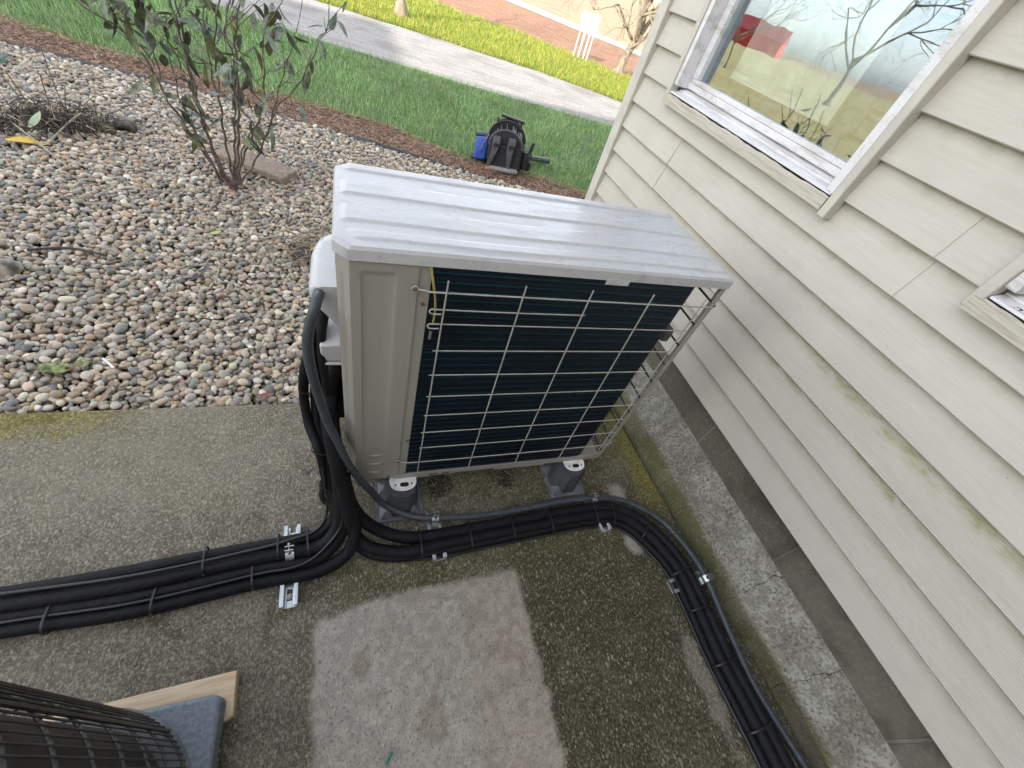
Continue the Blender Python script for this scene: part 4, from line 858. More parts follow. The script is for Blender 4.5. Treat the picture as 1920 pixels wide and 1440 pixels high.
tie((-.084, .13, .41), (.1, .0, 1), .026, 'cable tie round the hanging slim pipes, upper', .9); tie((-.060, .025, .265), (.2, .4, 1), .024, 'cable tie round the hanging slim pipes, middle', .9); tie((-.045, -.04, .185), (.2, .3, 1), .024, 'cable tie round the hanging slim pipes by the junction', .9)

# ---------------------------------------------------------------- strut channels and clamps
def strut(cx, cy, L, ang, label, boltat=None):
    s_ = empty('strut_channel', (cx, cy, 0), label, 'strut channel', 'short zinc strut channels screwed to the slab')
    s_.rotation_euler = (0, 0, ang); w_, h_ = .0205, .021; mb = MB(); n = 40
    # C profile along local x with slots in the web: web built as rails and bridges
    for sy in (-1, 1):
        mb.box((-L/2, sy*w_-.0012, 0), (L/2, sy*w_+.0012, h_)); a, b = sorted((sy*w_-sy*.0013, sy*(w_-.0085))); mb.box((-L/2, a, h_-.0022), (L/2, b, h_)); mb.box((-L/2, sy*(w_-.0085)-.0008, h_-.008), (L/2, sy*(w_-.0085)+.0008, h_-.0023))
        a, b = sorted((sy*(w_-.0013), sy*.0065)); mb.box((-L/2, a, .0005), (L/2, b, .0025))
    x = -L/2; t = 0
    while x < L/2-.004:
        e = min(x+.018, L/2); mb.box((x, -.0064, .0005), (e, .0064, .0025)); x = e+.029
    ch_ = mb.build('channel', m_zinc, s_, bev=.0006)
    mb = MB(); mb.lathe([(.0085, .0026), (.0085, .004), (.005, .0042), (.005, .009), (.002, .0095)], 6, (boltat if boltat is not None else L/2-.025, 0, 0)); mb.build('anchor_bolt', m_screw, s_, smooth=False)
    return s_
strut(-.150, -.182, .222, R(91), 'long zinc strut under the left pipe bundle', -.222/2+.028)
strut(.258, -.165, .150, R(92), 'zinc strut under the right bundle, below the first riser', -.05)
strut(.850, -.175, .140, R(97), 'zinc strut under the right bundle, below the second riser', -.05)
strut(1.098, -.462, .165, R(2), 'zinc strut near the footing where the bundle bends', -.055)
def clamp(c, axis, r, label, h0=.021):
    cl = empty('pipe_clamp', c, label, 'clamp', 'zinc pipe clamps'); ax = Vector(axis).normalized(); s_ = ax.cross(Vector((0, 0, 1))).normalized(); zc = c[2]
    for sgn in (-1, 1):
        rs = []; pts = [(s_*sgn*.024, h0-zc), (s_*sgn*.016, h0-zc+.001)]
        path = [s_*sgn*(r+.006)*1.15+Vector((0, 0, h0-zc))]+[s_*sgn*math.cos(t)*(r+.0012)+Vector((0, 0, math.sin(t)*(r+.0012))) for t in np.linspace(-.7, 1.25, 12)]+[s_*sgn*.005+Vector((0, 0, r+.005)), s_*sgn*.0045+Vector((0, 0, r+.017))]
        for i, p in enumerate(path):
            o_ = p.normalized()*.0018 if i < len(path)-2 else s_*sgn*.0018; rs.append([p-ax*.0105, p+ax*.0105, p+ax*.0105+o_, p-ax*.0105+o_])
        mb = MB(); mb.rings(rs); mb.build('strap', m_zinc, cl, smooth=False)
    mb = MB(); M_ = Matrix.Rotation(math.atan2(s_.y, s_.x), 4, 'Z') @ Matrix.Rotation(R(90), 4, 'Y'); mb.lathe([(.005, -.015), (.005, -.010), (.0024, -.0098), (.0024, .011), (.0048, .0112), (.0048, .014)], 6, (0, 0, r+.011), M_); mb.build('clamp_screw', m_screw, cl, smooth=False)
clamp((-.148, -.163, .046), (1, .02, 0), .0188, 'zinc clamp gripping the thick pipe of the left bundle')
clamp((.258, -.118, .040), (1, -.05, 0), .0122, 'zinc clamp on the conduit below the first riser')
clamp((.840, -.130, .042), (1, -.05, 0), .0122, 'zinc clamp on the conduit below the second riser')
clamp((1.142, -.472, .044), (.02, -1, 0), .0122, 'zinc clamp on the conduit beside the footing')

# ---------------------------------------------------------------- old condenser, pad, plank
oc = empty('old_condenser', (-.49, -.65, .085), 'old round condenser in a dark wire cage, cut by the lower left corner', 'air conditioner')
cx, cy, r0 = -.49, -.65, .208
m_cage = simple('cage_wire', (.085, .078, .07), .45, .3); mb = MB()
for i in range(100):
    a = R(i*3.6); p = (cx+(r0+.002)*math.cos(a), cy+(r0+.002)*math.sin(a)); mb.tube([(p[0], p[1], .088), (p[0], p[1], .78)], (.0015 if i % 12 else .0035), 5, smooth=False)
part(mb, 'cage_rods', m_cage, oc)
mb = MB()
for z in (.095, .186, .278, .372, .466, .560, .655, .75):
    mb.tube([(cx+(r0-.0015)*math.cos(t), cy+(r0-.0015)*math.sin(t), z) for t in np.linspace(0, 6.2832, 97)], .0027, 6, smooth=False)
part(mb, 'cage_hoops', simple('cage_hoop', (.13, .125, .115), .45, .2), oc)
k = NT('old_fins'); k.set(k.mix(k.ss(k.noise(4, 4), .4, .7), (.055, .048, .042), (.08, .070, .062)), .7, .3); k.bump(k.wave(170, None, 'Z'), .5, .002); m_of = k.m
mb = MB(); mb.lathe([(r0-.028, .12), (r0-.028, .76)], 64, (cx, cy, 0)); part(mb, 'coil', m_of, oc)
mb = MB(); mb.lathe([(r0-.03, .083), (r0+.006, .083), (r0+.007, .086), (r0+.005, .089), (r0+.002, .092), (r0-.01, .098), (r0-.03, .1)], 72, (cx, cy, 0)); part(mb, 'base_ring', simple('ring_grey', (.15, .15, .15), .5, .2), oc)
mb = MB(); mb.lathe([(r0+.004, .76), (r0+.01, .765), (r0+.008, .80), (r0-.06, .83), (.02, .84)], 64, (cx, cy, 0)); part(mb, 'top_cap', simple('cap_grey', (.2, .2, .2), .5), oc)
mb = MB(); Mp = Matrix.Translation((-.565, -.745, 0)) @ Matrix.Rotation(R(-2), 4, 'Z')
mb.prism([(-.29, -.27), (.285, -.27), (.31, -.25), (.301, .285), (.288, .296), (-.29, .296)], .031, .083, 'z', M=Mp)
tag(mb.build('condenser_pad', simple('grey_pad_plastic', (.17, .195, .225), .6, 0, .15, 120, .35, 300), bev=.009, seg=3), 'blue-grey plastic pad under the old condenser', 'pad')
k = NT('pine_wood'); n = k.noise(1, 4, .6, k.mapv((9, 90, 30), rot=(0, 0, R(1)))); k.set(k.mix(k.ss(n, .35, .7), (.62, .48, .32), (.50, .34, .20)), .65); k.bump(n, .2, .001); m_pine = k.m
mb = MB(); mb.prism([(-.85, -.425), (-.244, -.414), (-.240, -.500), (-.255, -.506), (-.85, -.51)], .001, .030, 'z'); tag(mb.build('wood_plank', m_pine, bev=.002), 'raw pine board wedged under the grey condenser pad', 'plank')

# ---------------------------------------------------------------- bed edging
mb = MB(); xs_ = np.linspace(-3.6, 2.2, 90); mb.tube([(x, float(edge_f(x))+.012*math.sin(x*3)+.006*math.sin(x*9), -.030+.006*math.sin(x*4.1)) for x in xs_], .018, 8, step=.05)
tag(mb.build('bed_edging', simple('black_edging', (.035, .038, .042), .5, 0, .3, 18)), 'black plastic edging between pebbles and mulch', 'edging')

# ---------------------------------------------------------------- shrub
bush = empty('shrub', (-.60, 2.05, -.03), 'leggy multi-stemmed shrub with limp dark leaves in the pebble bed', 'shrub')
STEMS = [[(-0.639, 2.05, -0.037), (-0.695, 2.033, 0.15), (-0.794, 2.017, 0.408), (-0.813, 2.0, 0.535), (-0.883, 1.983, 0.656), (-0.983, 1.967, 0.708), (-1.001, 1.95, 0.767)], [(-0.631, 2.05, -0.036), (-0.686, 2.067, 0.111), (-0.752, 2.083, 0.375), (-0.753, 2.1, 0.504)], [(-0.622, 2.05, -0.019), (-0.656, 2.05, 0.122), (-0.668, 2.05, 0.377), (-0.673, 2.05, 0.574), (-0.677, 2.05, 0.781), (-0.667, 2.05, 0.885)], [(-0.614, 2.05, -0.003), (-0.66, 2.066, 0.171), (-0.689, 2.082, 0.434), (-0.674, 2.098, 0.645), (-0.673, 2.114, 0.774), (-0.659, 2.13, 0.896)], [(-0.594, 2.05, 0.015), (-0.587, 2.04, 0.246), (-0.565, 2.03, 0.472), (-0.536, 2.02, 0.67), (-0.485, 2.01, 0.832), (-0.443, 2.0, 0.976)], [(-0.576, 2.05, 0.018), (-0.523, 2.06, 0.276), (-0.474, 2.07, 0.569), (-0.46, 2.08, 0.695), (-0.415, 2.09, 0.838), (-0.382, 2.1, 0.966)], [(-0.57, 2.05, 0.019), (-0.511, 2.026, 0.211), (-0.435, 2.002, 0.35), (-0.475, 1.978, 0.435), (-0.494, 1.954, 0.55), (-0.483, 1.93, 0.641)], [(-0.565, 2.05, 0.005), (-0.461, 2.05, 0.154), (-0.369, 2.05, 0.333), (-0.316, 2.05, 0.444), (-0.218, 2.05, 0.547), (-0.146, 2.05, 0.664), (-0.045, 2.05, 0.849)], [(-0.589, 2.05, 0.016), (-0.533, 2.074, 0.321), (-0.486, 2.098, 0.603), (-0.51, 2.122, 0.696), (-0.464, 2.146, 0.819), (-0.45, 2.17, 0.927)], [(-0.372, 2.07, 0.326), (-0.293, 2.07, 0.539), (-0.242, 2.07, 0.661), (-0.194, 2.07, 0.776)], [(-0.568, 2.05, 0.019), (-0.524, 2.037, 0.149), (-0.391, 2.023, 0.414), (-0.347, 2.01, 0.609), (-0.336, 1.997, 0.718), (-0.293, 1.983, 0.807), (-0.229, 1.97, 0.888)], [(-0.712, 2.07, 0.52), (-0.736, 2.07, 0.656), (-0.758, 2.07, 0.742), (-0.765, 2.07, 0.809)], [(-0.791, 2.0, 0.478), (-0.78, 2.0, 0.582), (-0.794, 2.0, 0.691), (-0.766, 2.0, 0.801)], [(-0.786, 1.97, 0.538), (-0.836, 1.97, 0.651), (-0.881, 1.97, 0.728), (-0.89, 1.97, 0.775)], [(-0.587, 2.08, 0.408), (-0.59, 2.08, 0.499), (-0.579, 2.08, 0.689), (-0.544, 2.08, 0.878)]]
THICK = [.011, .009, .013, .012, .010, .012, .008, .009, .010, .006, .009, .005, .005, .0045, .006]
k = NT('shrub_bark'); n = k.noise(60, 4); k.set(k.mix(k.ss(n, .4, .65), (.10, .075, .06), (.19, .155, .13)), .8); k.bump(n, .5, .002); m_bark = k.m
twigs = []
for S_, t_ in zip(STEMS, THICK):
    P_ = catmull(S_, .02)
    if S_[0][2] < .05: P_ = [Vector((-.60+(P_[0].x+.60)*.8, 2.05, -.05))]+P_
    d_ = (P_[-1]-P_[-4]).normalized(); P_ = P_+[P_[-1]+d_*.05+Vector((random.uniform(-.02, .02), random.uniform(-.03, .03), .03)), P_[-1]+d_*.16+Vector((random.uniform(-.04, .04), random.uniform(-.05, .05), .05))]
    P_ = [p+Vector((.004*math.sin(i*1.1), .006*math.sin(i*.8), 0)) for i, p in enumerate(P_)]
    mb = MB(); mb.tube(P_, t_*.64, 7, smooth=False, rfun=lambda q: 1.05-.68*q); part(mb, 'stem', m_bark, bush); twigs.append(P_)
mb = MB(); lmb = MB(); lcol = 0
for P_ in twigs:
    m0 = int(len(P_)*.36)
    for rep in range(random.randint(6, 9)):
        i = random.randint(m0, len(P_)-2); p = P_[i]; a = random.uniform(0, 6.28); L_ = random.uniform(.05, .17)
        q1 = p+Vector((math.cos(a)*L_*.6, math.sin(a)*L_*.45, L_*.55)); q2 = q1+Vector((math.cos(a)*L_*.4, math.sin(a)*L_*.3, L_*.35)); mb.tube([p, q1, q2], .0019, 5, step=.03, rfun=lambda q: 1-.5*q)
        for pp in (q1, q2, p.lerp(q1, .5)):
            if random.random() < .50:
                b_ = random.uniform(0, 6.28); e_ = random.uniform(-1.45, .25); leaf(lmb, pp, (math.cos(b_)*math.cos(e_), math.sin(b_)*math.cos(e_), math.sin(e_)), (random.uniform(-.6, .6), random.uniform(-.6, .6), 1), random.uniform(.05, .095), random.uniform(.020, .038), random.uniform(-.9, .9), random.choice([0, 0, 1, 1, 2, 3, 3]) if random.random() < .97 else 4)
    for rep in range(4):
        pp = P_[random.randint(m0, len(P_)-1)]; b_ = random.uniform(0, 6.28); e_ = random.uniform(-1.4, -.1)
        leaf(lmb, pp, (math.cos(b_)*math.cos(e_), math.sin(b_)*math.cos(e_), math.sin(e_)), (random.uniform(-.6, .6), random.uniform(-.6, .6), 1), random.uniform(.06, .105), random.uniform(.022, .040), random.uniform(-.9, .9), random.choice([0, 0, 1, 2, 3]))
part(mb, 'twigs', m_bark, bush)
lm = [simple('leaf_dark', (.085, .115, .065), .5, 0, .35, 40), simple('leaf_grey', (.20, .225, .19), .6, 0, .3, 40), simple('leaf_olive', (.15, .165, .065), .5, 0, .35, 40), simple('leaf_dull', (.16, .18, .12), .6, 0, .35, 40), simple('leaf_yellow', (.30, .25, .04), .5)]
part(lmb, 'foliage', lm, bush, ang=180)
mb = MB(); mb.loft([(-.05, .055, .05, -.60, 2.05), (-.02, .05, .045, -.60, 2.05), (.01, .03, .03, -.60, 2.05)], 14, 2); part(mb, 'root_crown', simple('root_bark', (.09, .055, .04), .9, 0, .3, 60, .8, 80), bush)

# ---------------------------------------------------------------- rocks, paver
def rock(name, c, s, rz, mat, label, cat='rock', seed=0, amp=.22):
    rg = random.Random(seed); V, F = ico(3); D_ = [(Vector((rg.gauss(0, 1), rg.gauss(0, 1), rg.gauss(0, 1))).normalized(), rg.uniform(.25, .7), rg.uniform(.4, 1)) for _ in range(9)]
    vs = []; Mz = Matrix.Rotation(rz, 4, 'Z')
    for v in V:
        v = Vector(v); h = 1
        for d_, th, aa in D_:
            q_ = v.dot(d_)
            if q_ > th: h -= (q_-th)*aa*amp*3
        vs.append(Mz @ Vector((v.x*s[0]*h, v.y*s[1]*h, v.z*s[2]*h))+Vector(c))
    mb = MB(); mb.add(vs, [tuple(f) for f in F]); return tag(mb.build(name, mat, ang=28), label, cat)
def rock_mat(nm, a, b): return simple(nm, a, .85, 0, .45, 22, .7, 60)
m_rk = rock_mat('rock_grey', (.15, .14, .12), 0); m_rk2 = rock_mat('rock_mossy', (.11, .105, .055), 0); m_rk3 = rock_mat('rock_tan', (.24, .21, .16), 0)
rock('rock', (-1.215, 2.60, -.005), (.075, .055, .06), .3, m_rk, 'dark grey rock right of the dried plant clump', seed=3)
rock('rock', (-1.30, 2.52, -.01), (.055, .045, .05), 1.2, m_rk2, 'mossy rock touching the dried plant clump', seed=4)
rock('rock', (-1.215, 1.14, -.012), (.075, .06, .045), .5, m_rk3, 'flat tan rock among pebbles at the left edge', seed=5)
rock('rock', (-.135, .60, -.012), (.05, .06, .03), .2, rock_mat('slate_rock', (.085, .10, .11), 0), 'blue-grey flat rock behind the hanging pipes', seed=6)
rock('rock', (-.12, 3.19, -.01), (.05, .035, .035), .2, m_rk3, 'pale stone sitting in the gap of the edging', seed=8)
mb = MB(); Mq = Matrix.Translation((-.515, 2.33, -.005)) @ Matrix.Rotation(R(-31), 4, 'Z') @ Matrix.Rotation(R(4), 4, 'X'); mb.box((-.23, -.075, -.035), (.23, .075, .035), M=Mq)
k = NT('paver_concrete'); n = k.noise(40, 4, .7); k.set(k.mix(k.ss(n, .35, .7), (.30, .235, .175), (.17, .125, .095)), .9); k.bump(n, .5, .003)
tag(mb.build('paver_block', k.m, bev=.006), 'old tan paver block lying behind the shrub base', 'paver')

# ---------------------------------------------------------------- dried plant clump and litter
m_straw = simple('straw', (.36, .30, .21), .8, 0, .3, 30); m_dead = simple('dead_stalk', (.07, .055, .045), .9, 0, .4, 40)
def clump(name, c, n, rad, hgt, label, mats, seed):
    rg = random.Random(seed); root = empty(name, c, label, 'dead plant'); mb = MB(); mb2 = MB()
    for i in range(n):
        a = rg.uniform(0, 6.28); rr_ = rg.random()**.7*rad; p = Vector((c[0]+rr_*math.cos(a), c[1]+rr_*math.sin(a)*.7, c[2]+rg.uniform(0, .05))); L_ = rg.uniform(.05, .16); b_ = rg.uniform(0, 6.28)
        q_ = p+Vector((math.cos(b_)*L_*.5, math.sin(b_)*L_*.5, rg.uniform(.01, hgt))); r_ = q_+Vector((math.cos(b_+.7)*L_*.5, math.sin(b_+.7)*L_*.5, rg.uniform(-.05, .02))); (mb if rg.random() < .75 else mb2).tube([p, q_, r_], rg.uniform(.001, .0022), 4, step=.03)
    part(mb, 'dark_stalks', mats[0], root); part(mb2, 'pale_stalks', mats[1], root)
    mb = MB(); mb.loft([(c[2]-.02, rad*.8, rad*.55, c[0], c[1]), (c[2]+.02, rad*.7, rad*.45, c[0], c[1]), (c[2]+.045, rad*.3, rad*.2, c[0], c[1])], 16, 2); part(mb, 'crown_litter', m_dead, root)
    return root
cl1 = clump('dried_perennial', (-1.50, 2.52, -.02), 420, .25, .07, 'mound of dark dried stalks left of the shrub', (m_dead, m_straw), 4)
mb = MB()
for (x, y, h_, lx) in ((-1.62, 2.55, .30, -.09), (-1.55, 2.6, .2, .02), (-1.50, 2.62, .33, .02), (-1.47, 2.55, .18, .05), (-1.58, 2.5, .22, -.04)): mb.tube([(x, y, -.03), (x+lx*.4, y, h_*.5), (x+lx, y+.01, h_)], .0028, 5, step=.05)
part(mb, 'upright_stalk', m_bark, cl1)
clump('dried_perennial', (-.14, 1.42, -.03), 170, .20, .035, 'flattened pale straw and stems behind the heat pump cover', (m_straw, m_dead), 9)
clump('dried_perennial', (-1.75, 2.33, -.03), 150, .18, .03, 'loose dark stems at the left edge by the yellow leaf', (m_dead, m_straw), 12)
lit = simple('litter_tan', (.40, .34, .24), .8); 
def stick(pts, r, mat, label, cat='twig', name='twig'): mb = MB(); mb.tube(pts, r, 5, step=.03); tag(mb.build(name, mat), label, cat)
stick([(-1.62, 2.35, .03), (-1.50, 2.22, .02), (-1.37, 2.08, 0), (-1.30, 2.0, -.005)], .004, m_straw, 'long pale straw stem lying across the dried clump')
stick([(-1.46, 2.25, .0), (-1.40, 2.4, .06), (-1.37, 2.5, .08)], .004, m_straw, 'short pale stick leaning in the dried clump')
stick([(-1.20, 1.26, 0), (-1.08, 1.285, .005), (-.95, 1.26, .0)], .006, simple('dark_stick', (.05, .045, .04), .8), 'dark stick lying on pebbles at the left edge')
stick([(-1.05, 1.33, .0), (-.93, 1.29, .006), (-.86, 1.25, 0)], .003, m_straw, 'thin tan stem right of the dark stick')
stick([(-.585, 1.33, 0), (-.545, 1.26, .006), (-.535, 1.15, .006), (-.555, 1.05, 0)], .003, m_straw, 'curved pale straw stem beside the slate scrap')
stick([(-.79, .64, .0), (-.745, .59, .004)], .004, simple('white_stick', (.7, .68, .64), .6), 'short white stick on the pebbles', 'stick', 'stick')
stick([(-.42, 1.25, 0), (-.40, 1.33, .01), (-.33, 1.40, 0)], .0025, m_straw, 'thin straw stem near the straw pile')
stick([(-.30, 1.62, 0), (-.20, 1.5, .03), (-.10, 1.6, .02), (-.02, 1.75, .05)], .003, m_straw, 'long bent straw rising behind the heat pump')
stick([(-.26, 1.45, .0), (-.10, 1.66, .04), (.0, 1.72, .03)], .003, m_straw, 'second straw crossing behind the heat pump')
def flat_leaf(p, d, L_, W_, mat, label, curl=.2, name='fallen_leaf'):
    mb = MB(); leaf(mb, p, d, (0, 0, 1), L_, W_, curl); tag(mb.build(name, mat, ang=180), label, 'leaf')
flat_leaf((-1.60, 2.19, .01), (1, .15, .15), .14, .065, simple('yellow_leaf', (.55, .36, .03), .5), 'bright yellow leaf beside the dried clump', -.2)
flat_leaf((-1.55, 2.33, .03), (.3, .5, .2), .10, .05, simple('pale_leaf', (.30, .36, .22), .6), 'pale green leaf above the yellow leaf', .3)
flat_leaf((-.17, 1.40, .02), (1, .25, .25), .13, .03, simple('amber_leaf', (.50, .30, .04), .5), 'amber leaf in the straw behind the heat pump', .3)
mb = MB(); rg = random.Random(8); mg = simple('green_litter', (.21, .25, .09), .7, 0, .4, 60)
def crumple(c, r_, sq, seed):
    g_ = random.Random(seed); mb = MB(); n = 22; ring = []
    for i in range(n): a = 2*math.pi*i/n; q = r_*g_.uniform(.55, 1.15); ring.append((c[0]+q*math.cos(a), c[1]+q*sq*math.sin(a), c[2]+g_.uniform(-.003, .010)))
    mid = [((x-c[0])*.5+c[0], (y-c[1])*.5+c[1], c[2]+g_.uniform(.002, .014)) for x, y, z in ring]
    mb.add(ring+mid+[(c[0], c[1], c[2]+.006)], [(i, (i+1) % n, n+(i+1) % n, n+i) for i in range(n)]+[(n+i, n+(i+1) % n, 2*n) for i in range(n)]); return mb
tag(crumple((-.905, .595, .0), .052, .5, 1).build('fallen_leaf', mg, ang=180), 'crumpled green leaf on the pebbles near the slab', 'leaf')
tag(crumple((-.835, .615, .002), .026, .8, 2).build('fallen_leaf', simple('olive_litter', (.27, .28, .12), .7, 0, .3, 60), ang=180), 'small olive leaf touching the crumpled green leaf', 'leaf')
flat_leaf((-.63, 1.11, .0), (.5, .8, .1), .11, .02, simple('slate_scrap', (.045, .05, .06), .6), 'dark slate-coloured scrap on the pebbles', .1)
flat_leaf((-.745, .43, .002), (.35, .9, .12), .085, .014, simple('brown_leaf', (.27, .18, .13), .7), 'curled brown leaf at the slab edge', .15)
flat_leaf((-.62, 1.50, .0), (.9, .2, .1), .05, .03, simple('lime_leaf', (.35, .40, .15), .7), 'small lime leaf below the shrub', .15)
flat_leaf((-.30, .445, .004), (1, .05, .05), .045, .018, simple('red_leaf', (.20, .05, .04), .6), 'dark red leaf at the slab edge', .15)
# green netting-like plant at the left edge
gpn = empty('grey_green_plant', (-2.25, 3.35, -.03), 'pale blue-green tuft at the upper left edge', 'plant'); mb = MB(); rg = random.Random(3)
for i in range(420):
    a = rg.uniform(0, 6.28); rr_ = .22*rg.random()**.6; p = Vector((-2.25+rr_*math.cos(a), 3.33+rr_*math.sin(a)*.8, -.03)); q_ = p+Vector((rg.uniform(-.05, .05), rg.uniform(-.05, .05), rg.uniform(.03, .09)*(1.3-rr_*3))); mb.tube([p, q_], .0028, 4, smooth=False)
part(mb, 'foliage', simple('glaucous_leaf', (.22, .33, .28), .7), gpn)
# little things on the slab
mb = MB(); mb.tube([(.075, -.668, .003), (.090, -.650, .003)], .0035, 6, smooth=False); tag(mb.build('plastic_scrap', simple('teal_plastic', (.02, .16, .12), .4)), 'tiny teal scrap on the clean concrete patch', 'scrap')

# ---------------------------------------------------------------- backpack, bag, tube
m_fab = simple('black_fabric', (.018, .018, .022), .75, 0, .3, 60, .4, 200); m_strap = simple('grey_strap', (.07, .07, .078), .7, 0, .2, 80)
Mb = Matrix.Translation((1.335, 3.12, -.045)) @ Matrix.Rotation(R(-19), 4, 'Z') @ Matrix.Rotation(R(-6), 4, 'Y') @ Matrix.Rotation(R(-4), 4, 'X') @ Matrix.Diagonal((1.02, 1, .72, 1))
bp = empty('backpack', (1.335, 3.12, -.045), 'open black tool backpack standing on the mulch edge', 'backpack')
def bpart(mb, name, mats, **kw):
    mb.v = [tuple(Mb @ Vector(v)) for v in mb.v]; return part(mb, name, mats, bp, **kw)
mb = MB(); mb.loft([(0, .135, .085, 0, .02), (.015, .155, .10, 0, .02), (.15, .165, .105, 0, .02), (.30, .16, .095, 0, .025)], 32, 3.5); bpart(mb, 'body', m_fab)
def arch(w_, h_, z0, n=14): return [(-w_, z0)]+[(-w_*math.cos(t), z0+h_*math.sin(t)) for t in np.linspace(0, math.pi, n)]+[(w_, z0)]
mb = MB(); mb.prism(arch(.135, .17, .26), -.10, -.075, 'y'); mb.prism([(-.14, .03), (.14, .03), (.135, .27), (-.135, .27)], -.115, -.085, 'y'); bpart(mb, 'front_panel', simple('mesh_fabric', (.018, .016, .022), .8, 0, .2, 90), bev=.012)
mb = MB(); mb.tube([(x, -.09, z) for x, z in arch(.14, .175, .26)[1:-1]], .010, 8); bpart(mb, 'rim_piping', m_strap)
mb = MB(); mb.prism(arch(.155, .21, .30), .10, .125, 'y'); mb.prism(arch(.155, .21, .30)[:], -.06, -.055, 'y') if False else None
mb.tube([(x, .03, z) for x, z in arch(.155, .20, .30)[1:-1]], .012, 8); bpart(mb, 'back_shell', m_fab, bev=.008)
mb = MB(); rg = random.Random(5)
for i in range(26):
    x = rg.uniform(-.12, .13); y = rg.uniform(-.05, .08); mb.tube([(x, y, .28), (x+rg.uniform(-.015, .015), y+.01, .30+rg.uniform(.08, .17)*(1-abs(x)*2.5))], rg.uniform(.002, .0045), 5, smooth=False)
bpart(mb, 'tools', [simple('tool_steel', (.42, .40, .38), .4, .6)])
for sx, z1 in ((-.075, .36), (.055, .36)):
    mb = MB(); rs = []
    for (x, y, z, w_) in ((sx, -.118, .37, .030), (sx-.002, -.132, .30, .032), (sx-.012, -.138, .22, .026), (sx-.035 if sx < 0 else sx-.01, -.135, .12, .018), (sx-.055 if sx < 0 else sx-.012, -.12, .03, .016)): rs.append([(x-w_, y, z), (x+w_, y, z), (x+w_, y-.012, z), (x-w_, y-.012, z)])
    mb.rings(rs); st_ = bpart(mb, 'shoulder_strap', m_strap, bev=.003)
    mb = MB(); mb.box((sx-.022, -.158, .265), (sx+.022, -.149, .30)); mb.v = [tuple(Mb @ Vector(v)-Vector(bp.location)) for v in mb.v]; mb.build('buckle', m_black, st_)
    mb = MB(); xx = (sx-.055 if sx < 0 else sx-.012); mb.box((xx-.018, -.14, .0), (xx+.018, -.131, .035)); mb.v = [tuple(Mb @ Vector(v)-Vector(bp.location)) for v in mb.v]; mb.build('strap_tab', simple('orange_tab', (.50, .22, .16), .6), st_)
mb = MB(); mb.loft([(0, .13, .02, 0, -.125), (.02, .135, .022, 0, -.125), (.045, .12, .015, 0, -.122)], 20, 3); bpart(mb, 'waist_band', simple('band_grey', (.20, .20, .21), .6))
mb = MB(); mb.tube([(-.07, .10, .535), (.13, .10, .495)], .017, 12, smooth=False); bpart(mb, 'carry_handle', simple('handle_dark', (.05, .05, .055), .3, .4))
mb = MB()
for sx in (-.10, .11): mb.tube([(sx, .10, .40), (sx*.95, .10, .505 if sx > 0 else .50)], .008, 6, smooth=False)
bpart(mb, 'handle_post', m_black)
mb = MB(); mb.loft([(.03, .035, .07, .185, .02), (.16, .04, .075, .19, .02), (.22, .03, .06, .185, .02)], 18, 3)
for i in range(7): a = rg.uniform(.02, .2); mb.tube([(.20, -.06, a+.05), (.235, -.05, a), (.20, -.02, a-.05 if a > .08 else .02)], .005, 5)
mb.tube([(.21, .0, .20), (.235, .0, .33)], .013, 8, smooth=False); bpart(mb, 'side_pouch', m_fab)
bb = empty('cooler_bag', (1.12, 3.20, -.045), 'blue bag with dark rolled top leaning left of the black backpack', 'bag')
def bl(mb, name, mats, **kw): mb.v = [tuple(Mb @ Vector(v)) for v in mb.v]; return part(mb, name, mats, bb, **kw)
mb = MB(); mb.loft([(.07, .050, .08, -.212, .03), (.09, .055, .085, -.212, .03), (.27, .053, .08, -.205, .03), (.30, .047, .07, -.202, .03)], 24, 6); bl(mb, 'body', simple('blue_fabric', (.025, .09, .42), .6, 0, .15, 30))
mb = MB(); mb.tube([(-.262, -.03, .325), (-.15, -.03, .335)], .022, 10, smooth=False); bl(mb, 'rolled_top', simple('navy_fabric', (.02, .035, .12), .6))
mb = MB(); mb.tube([(-.15, -.06, .355), (-.18, -.075, .27), (-.215, -.08, .175)], .008, 6, flat=.5); bl(mb, 'strap', simple('tan_strap', (.25, .2, .17), .7))
mb = MB(); mb.loft([(.0, .07, .07, -.22, .05), (.07, .072, .075, -.23, .04)], 16, 4); bl(mb, 'foot', m_fab)
mb = MB(); mb.tube([(1.55, 3.36, -.005), (1.86, 3.40, -.012)], .022, 14, smooth=False); mb.tube([(1.85, 3.399, -.012), (1.885, 3.404, -.013)], .025, 14, smooth=False)
tag(mb.build('folded_umbrella', simple('dark_tube', (.06, .07, .08), .35, 0, .2), ang=50), 'dark grey tube lying on the lawn right of the backpack', 'tube')

# ---------------------------------------------------------------- sign / utility board
sg = empty('utility_board', (5.2, 10.6, -.06), 'white board on four pale posts in the sunny lawn', 'board'); m_wht = simple('white_board', (.48, .50, .50), .5, 0, .12, 6)
mb = MB(); Ms = Matrix.Translation((5.14, 10.6, 0)) @ Matrix.Rotation(R(-14), 4, 'Z'); mb.box((-.21, -.012, .47), (.21, .012, .78), M=Ms); part(mb, 'panel', m_wht, sg, bev=.003)
mb = MB()
for (x, z, a, b) in ((-.08, .66, .03, .035), (-.03, .70, .025, .03), (-.06, .60, .02, .02), (.03, .64, .02, .04), (.02, .55, .03, .02), (-.02, .735, .03, .012)): mb.box((x-a/2, -.0155, z-b/2), (x+a/2, -.0125, z+b/2), M=Ms)
part(mb, 'faded_mark', simple('faded_mark', (.16, .18, .20), .7), sg)
mb = MB(); mb.box((.10, -.03, .42), (.24, .0, .56), M=Ms); part(mb, 'box', m_wht, sg, bev=.003)
